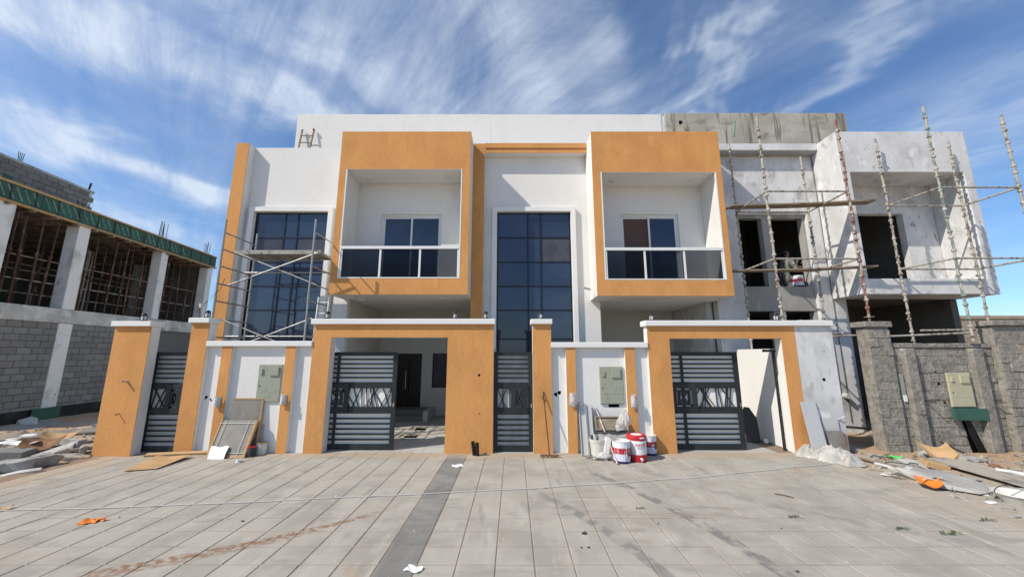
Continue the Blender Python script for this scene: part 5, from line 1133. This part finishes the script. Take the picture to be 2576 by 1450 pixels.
chunk(178, 1128, (.35, .2, .14), 'rubble', 'concrete_chunk', 'grey concrete lump behind the tan folded cardboard', 'rubble', 26, .1)
chunk(205, 1141, (.10, .08, .12), 'rubble', 'concrete_chunk', 'small pale stone at the foot of the leftmost pillar', 'rubble', 27, .1)
slabs(165, 1095, 2.2, .7, .05, 'porcelain', 'board', 'dusty board lying across the sand behind the left rubble', 'board', .05, -.05, .35, .08)
slabs(190, 1137, .9, .1, .06, 'timber_old', 'timber_strip', 'weathered timber strip beside the leftmost pillar', 'timber', 0, -.1, .3, .06)
slabs(120, 1133, .8, .05, .04, 'timber_old', 'timber_strip', 'thin grey timber strip across the left rubble', 'timber', 0, -.05, .15, .08)
chunk(68, 1066, (.22, .14, .16), 'porcelain_pale', 'concrete_chunk', 'pale broken tile stone near the black wall base', 'rubble', 28, .4)
chunk(20, 1110, (.3, .1, .06), 'bucket', 'foam_piece', 'whitish foam piece on the sand at the far left', 'foam', 29, .2)
chunk(65, 1102, (.25, .12, .07), 'bucket', 'concrete_chunk', 'whitish plaster lump on the sand behind the left rubble', 'rubble', 30, .2)
for i in range(16):
    x, y = R.uniform(-13.5, -9.6), R.uniform(7.6, 11.5); s = R.uniform(.08, .17); c = Vector((x, y, gh(x, y)))
    solo(MB().rock(c+Vector((0, 0, s*.3)), s*1.4, s, s*.6, 300+i, 12, R.uniform(0, 3)), 'stone', 'rubble', c, 'broken grey stone scattered on the left sandy plot', 'stone', 'stones on the left plot')
# right
curl(2360, 1160, .46, .40, 'cardboard', 'cardboard_piece', 'large tan cardboard piece bent on the right rubble', 'cardboard', -.5, .14, .06, .008, .45)
slabs(2352, 1177, .35, .2, .10, 'cardboard', 'cardboard_box', 'crushed tan cardboard box below the bent cardboard piece', 'box', .1, .2, -.3, .06)
slabs(2487, 1194, 1.5, .62, .02, 'sheet_stain', 'plywood_sheet', 'large cement-stained plywood sheet lying on the right rubble', 'plywood', .02, .05, -1.5, .06)
plate(2392, 1208, .48, .24, .03, 'plaster_grey', 'concrete_chunk', 'flat grey concrete slab left of the stained plywood sheet', 'slab', -1.42, 31, .05, .05, .04)
plate(2420, 1232, .30, .2, .04, 'rubble', 'concrete_chunk', 'broken concrete slab piece below the stained plywood sheet', 'slab', -1.0, 33, .04, .06)
plate(2440, 1160, .22, .14, .05, 'rubble', 'concrete_chunk', 'broken concrete piece between grey wall and plywood sheet', 'slab', .4, 35, .04)
plate(2300, 1165, .26, .12, .04, 'rubble', 'concrete_chunk', 'broken concrete piece right of the bright green scrap', 'slab', -.6, 36, .03)
plate(2540, 1240, .30, .16, .05, 'rubble', 'concrete_chunk', 'broken concrete piece above the whitish basin', 'slab', -.3, 37, .04)
slabs_ = curl(2300, 1203, .62, .26, 'film', 'plastic_sheet', 'pale crumpled plastic sheet at the right pavement edge', 'plastic sheet', -1.3, .05, .05, .003, .1)
slabs(2360, 1225, .40, .13, .05, 'porcelain_pale', 'foam_piece', 'long pale foam strip behind the orange plastic bag', 'foam', .05, .06, -1.35, .07)
curl(2338, 1229, .30, .22, 'orange_plastic', 'plastic_bag', 'bright orange plastic bag with white strap on the right rubble', 'plastic bag', -.6, .05, .07, .004, .3)
c = onground(2338, 1226, .13); solo(MB().path([c+Vector((-.13, -.03, 0)), c+Vector((-.05, -.02, .03)), c+Vector((.03, -.05, .02)), c+Vector((.14, -.12, -.03))], .010, 5), 'strap', 'strap', c, 'white strap lying over the orange plastic bag', 'strap')
curl(2250, 1158, .24, .09, 'green_plastic', 'plastic_scrap', 'bright green plastic scrap at the foot of the grey pillar', 'plastic', -.3, .03, .06, .003, .2)
rr = random.Random(5)
for i, (x, y, lab) in enumerate(((2225, 1152, 'dark green netting strand left of the bright green scrap'), (2270, 1168, 'dark green netting strand right of the bright green scrap'), (2415, 1152, 'green netting strand under the plywood strip'))):
    c = onground(x, y, .03); pth = [c+Vector((.10*k-.3, .06*math.sin(k*1.7+i)-.03*k, .03*abs(math.sin(k*1.1)))) for k in range(8)]; solo(MB().path(pth, .009, 5), 'netting_strand', 'net', c, lab, 'net')
slabs(2205, 1168, .6, .07, .03, 'timber_old', 'timber_strip', 'weathered timber strip right of the plastic sheeting heap', 'timber', 0, .03, -1.2, .06)
slabs(2240, 1180, .5, .06, .03, 'plaster', 'timber_strip', 'whitish timber strip below the bright green scrap', 'timber', 0, .03, -1.3, .05)
slabs(2400, 1140, .5, .03, .03, 'steel', 'iron_bar', 'short iron bar against the foot of the rough grey wall', 'bar', 0, .5, -.2, .12)
chunk(2320, 1148, (.10, .08, .09), 'rubble', 'concrete_chunk', 'pale stone at the grey wall beside the bent cardboard', 'rubble', 41)
chunk(2362, 1194, (.24, .08, .03), 'dirt_metal', 'bark_piece', 'dark brown hollow piece between slab and cardboard box', 'debris', 44, -.2)
for i, (x, y, lab) in enumerate(((2470, 1243, 'white plaster flake on the grey sand, upper of two'), (2498, 1264, 'white plaster flake on the grey sand, lower of two'))): chunk(x, y, (.09, .05, .012), 'paper', 'plaster_flake', lab, 'plaster', 50+i)
slabs(2560, 1196, .5, .05, .05, 'paper', 'pipe_piece', 'white plastic strip at the right picture edge', 'plastic', 0, .1, -.5, .05)
chunk(2505, 1178, (.10, .05, .05), 'dirt_metal', 'rusty_scrap', 'small rusty scrap beyond the stained plywood sheet', 'scrap', 47)
chunk(2235, 1195, (.16, .05, .02), 'paper', 'plaster_flake', 'white scrap of plastic between heap and orange bag', 'plastic', 48, -.5); 
chunk(2287, 1183, (.06, .05, .05), 'porcelain_pale', 'cup', 'small bluish cup lying on the right rubble', 'cup', 49)
c = onground(2562, 1268, .0); t = thing('basin', c, 'shallow dirty whitish basin with wire handle at the right edge', 'basin')
MB().lathe(c+Vector((0, 0, .0)), [(.14, .004), (.17, .05), (.24, .15), (.255, .152), (.25, .16), (.235, .155), (.16, .055), (.03, .03)], 30, False).build('bowl', 'bucket', t, smooth=True); MB().lathe(c, [(.139, .004), (.139, .008)], 20).build('bottom', 'bucket', t)
MB().path([c+Vector((.25*math.cos(a), .06, .155+.10*math.sin(a))) for a in [math.pi*k/12 for k in range(13)]], .006, 5).build('handle', 'steel', t)
for i in range(22):
    x, y = R.uniform(7.2, 11.5), R.uniform(5.4, 8.4); s = R.uniform(.05, .12); c = Vector((x, y, gh(x, y)))
    solo(MB().rock(c+Vector((0, 0, s*.3)), s*1.4, s, s*.6, 400+i, 12, R.uniform(0, 3)), 'stone', 'rubble', c, 'broken grey stone scattered on the right sandy plot', 'stone', 'stones on the right plot')
# debris in the gap beside the unpainted panel
for i in range(8):
    x, y = R.uniform(7.7, 8.15), R.uniform(8.9, 10.2); s = R.uniform(.07, .15); c = Vector((x, y, -.05))
    solo(MB().rock(c+Vector((0, 0, s*.4)), s*1.5, s, s*.6, 500+i, 12), 'stone', 'rubble', c, 'broken stone in the gap beside the rough grey pillar', 'stone', 'stones in the wall gap')
slabs(2160, 1112, .7, .12, .05, 'timber_old', 'timber_strip', 'timber strip in the gap beside the rough grey pillar', 'timber', 0, .1, .2, .35)
# pipe in the balcony opening of the unfinished villa, sacks on its sill
solo(MB().path([(10.62, 10.9, 4.36), (11.1, 10.7, 4.33), (11.3, 10.6, 4.30)], .025, 6), 'pipe_offcut', 'pvc', (11, 10.7, 4.28), 'pale pipe offcut on the unfinished balcony floor', 'pipe')
solo(MB().rock((12.1, 10.5, 4.34), .28, .14, .07, 12), 'cement_sack', 'bucket', (12.1, 10.5, 4.27), 'whitish sack slumped on the unfinished balcony floor', 'sack')

# ================================================================== THE WORKER AT THE EMPTY WINDOW
paint_bucket(0, 0, .15, .34, 'white and red paint bucket standing on the empty window sill', True, None, False, Vector((8.83, YW+.20, 4.242)))
def worker():
    ox, oy, oz = 8.62, YW+.47, 3.72
    t = thing('person', (ox, oy, oz), 'worker in camouflage work clothes bent over tools inside the empty window', 'person')
    V = {'pel': (0, 0, .93, .135, .115), 'bel': (.03, 0, 1.07, .125, .105), 'chest': (.07, 0, 1.27, .155, .115), 'ster': (.10, 0, 1.42, .12, .09), 'neck': (.13, 0, 1.50, .055, .055), 'jaw': (.17, 0, 1.57, .062, .06), 'head': (.17, 0, 1.66, .092, .078), 'crown': (.165, 0, 1.735, .06, .055)}
    E_ = [('pel', 'bel'), ('bel', 'chest'), ('chest', 'ster'), ('ster', 'neck'), ('neck', 'jaw'), ('jaw', 'head'), ('head', 'crown')]
    for s, nm in ((-1, 'l'), (1, 'r')):
        V.update({nm+'hip': (0, s*.10, .86, .095, .095), nm+'knee': (.06, s*.12, .48, .062, .062), nm+'ank': (.0, s*.13, .09, .045, .045), nm+'toe': (.15, s*.14, .04, .035, .04),
                  nm+'sho': (.10, s*.19, 1.39, .065, .065), nm+'elb': (.20, s*.25, 1.14, .045, .045), nm+'wri': (.45, s*.14, 1.22+.04*s, .030, .026), nm+'palm': (.53, s*.12, 1.25+.04*s, .034, .020)})
        E_ += [('pel', nm+'hip'), (nm+'hip', nm+'knee'), (nm+'knee', nm+'ank'), (nm+'ank', nm+'toe'), ('ster', nm+'sho'), (nm+'sho', nm+'elb'), (nm+'elb', nm+'wri'), (nm+'wri', nm+'palm')]
        for k, (dy, l) in enumerate(((-.024, .065), (-.008, .075), (.008, .07), (.024, .055))):
            V[nm+'f%d' % k] = (.565, s*.12+dy, 1.25+.04*s, .010, .009); V[nm+'g%d' % k] = (.565+l*.7, s*.12+dy, 1.235+.04*s, .009, .008); V[nm+'h%d' % k] = (.565+l*.8, s*.12+dy, 1.20+.04*s, .008, .007)
            E_ += [(nm+'palm', nm+'f%d' % k), (nm+'f%d' % k, nm+'g%d' % k), (nm+'g%d' % k, nm+'h%d' % k)]
        V[nm+'t0'] = (.53, s*.12-s*.035, 1.262+.04*s, .011, .010); V[nm+'t1'] = (.575, s*.12-s*.045, 1.25+.04*s, .009, .009); E_ += [(nm+'palm', nm+'t0'), (nm+'t0', nm+'t1')]
    V['nose'] = (.265, 0, 1.645, .014, .016); E_.append(('head', 'nose'))
    ks = list(V); me = bpy.data.meshes.new('body'); me.from_pydata([V[k][:3] for k in ks], [(ks.index(a), ks.index(b)) for a, b in E_], [])
    o = bpy.data.objects.new('body', me); COL.objects.link(o); o.parent = t
    sk = o.modifiers.new('skin', 'SKIN'); sd = o.modifiers.new('sub', 'SUBSURF'); sd.levels = sd.render_levels = 2
    for i, k in enumerate(ks): me.skin_vertices[0].data[i].radius = V[k][3:]; me.skin_vertices[0].data[i].use_root = (k == 'pel')
    me.materials.append(MT['skin'])
    hz = MB(); hz.lathe((.155, 0, 1.64), [(.098, .0), (.104, .05), (.088, .10), (.05, .13), (.01, .138)], 16); hz.v = [(x-.025-(.02 if z < 1.68 else 0), y*.88, z) for x, y, z in hz.v]; hz.build('hair', 'hair', t, local=True, smooth=True)
    for s in (-1, 1):
        MB().rock((.252, s*.032, 1.675), .007, .010, .006, 3+s, 10).build('eye', 'hair', t, local=True); MB().rock((.165, s*.085, 1.655), .018, .010, .03, 5, 12).build('ear', 'skin', t, local=True)
    MB().box(.250, .258, -.024, .024, 1.592, 1.600).build('mouth', 'dirt_metal', t, local=True)
    def shell(name, chain, m, n=14):
        mb = MB(); vs = []; fs = []
        pts = [Vector(c[:3]) for c in chain]
        for i, p in enumerate(pts):
            d = (pts[min(i+1, len(pts)-1)]-pts[max(0, i-1)]).normalized(); a = Vector((0, 1, 0)); a = (a-d*a.dot(d)).normalized(); b = d.cross(a)
            for k in range(n): an = 2*math.pi*k/n; w = 1+.07*noise.noise(Vector((i*1.3, math.cos(an)*2, math.sin(an)*2))); vs.append(p+a*math.cos(an)*chain[i][3]*w+b*math.sin(an)*chain[i][4]*w)
        for i in range(len(pts)-1):
            for k in range(n): fs.append((i*n+k, i*n+(k+1) % n, (i+1)*n+(k+1) % n, (i+1)*n+k))
        mb.add(vs, fs); mb.build(name, m, t, local=True, smooth=True)
    shell('shirt', [(-.0, 0, .88, .165, .14), (.0, 0, .95, .165, .14), (.03, 0, 1.07, .16, .135), (.065, 0, 1.24, .195, .145), (.09, 0, 1.38, .20, .13), (.11, 0, 1.45, .12, .095), (.125, 0, 1.49, .075, .075)], 'camo')
    for s in (-1, 1):
        shell('sleeve', [(.095, s*.15, 1.40, .085, .085), (.11, s*.20, 1.36, .085, .085), (.16, s*.235, 1.22, .068, .068), (.21, s*.25, 1.13, .062, .062), (.27, s*.225, 1.155, .055, .055)], 'camo')
        shell('trouser_leg', [(.0, s*.08, .92, .125, .13), (.01, s*.10, .80, .118, .12), (.04, s*.115, .60, .095, .10), (.06, s*.12, .46, .082, .085), (.02, s*.125, .25, .07, .072), (.0, s*.13, .10, .066, .066)], 'camo')
    return Vector((ox, oy, oz))
w0 = worker()
c = w0+Vector((.60, .0, 1.30))
solo(MB().obox(c+Vector((.02, -.12, .06)), (1, 0, .4), (0, 1, 0), (-.4, 0, 1), .055, .10, .003), 'plaster_hawk', 'paper', c, "white plasterer's board held in the worker's hands", 'tool')
t = thing('trowel', c+Vector((-.06, .1, 0)), "grey scraper held up in the worker's other hand", 'trowel'); cc = c+Vector((-.05, .12, .0))
MB().tube(cc, cc+Vector((.02, 0, .10)), .013, 8).build('handle', 'timber_old', t); MB().obox(cc+Vector((.03, 0, .16)), (1, 0, 0), (0, 1, 0), (.2, 0, 1), .045, .004, .06).build('blade', 'galv', t)

# ================================================================== TREES ACROSS THE STREET (seen mirrored in the glass)
def tree(x, y, h, lab, seed):
    rr = random.Random(seed); t = thing('tree', (x, y, -.04), lab, 'tree', 'trees mirrored in the glass')
    tr = MB(); tr.tube((x, y, -.1), (x+.1, y, h*.55), .13, 8, .07)
    for k in range(6): a = rr.uniform(0, 6.3); tr.tube((x+.1, y, h*(.3+.05*k)), (x+.1+math.cos(a)*.9, y+math.sin(a)*.9, h*(.55+.06*k)), .05, 6, .02)
    tr.build('trunk', 'bark', t); cr = MB()
    cl = [(Vector((x+rr.gauss(0, .7), y+rr.gauss(0, .7), h*rr.uniform(.42, .95))), rr.uniform(.35, .7)) for _ in range(22)]
    for c, r in cl:
        for _ in range(70):
            d = Vector((rr.gauss(0, 1), rr.gauss(0, 1), rr.gauss(0, .8))).normalized()*r*rr.uniform(.5, 1); p = c+d; a = Vector((rr.gauss(0, 1), rr.gauss(0, 1), rr.gauss(0, 1))).normalized(); b = a.orthogonal().normalized(); s = rr.uniform(.08, .16)
            cr.add([p-a*s, p+b*s*.4, p+a*s, p-b*s*.4], [(0, 1, 2, 3)])
    cr.build('crown', 'foliage', t)
tree(-26.5, -14, 5.2, 'bushy tree mirrored at the left of the lowest blue panes', 3); tree(-23.6, -15, 4.6, 'bushy tree mirrored at the right of the lowest blue panes', 4)
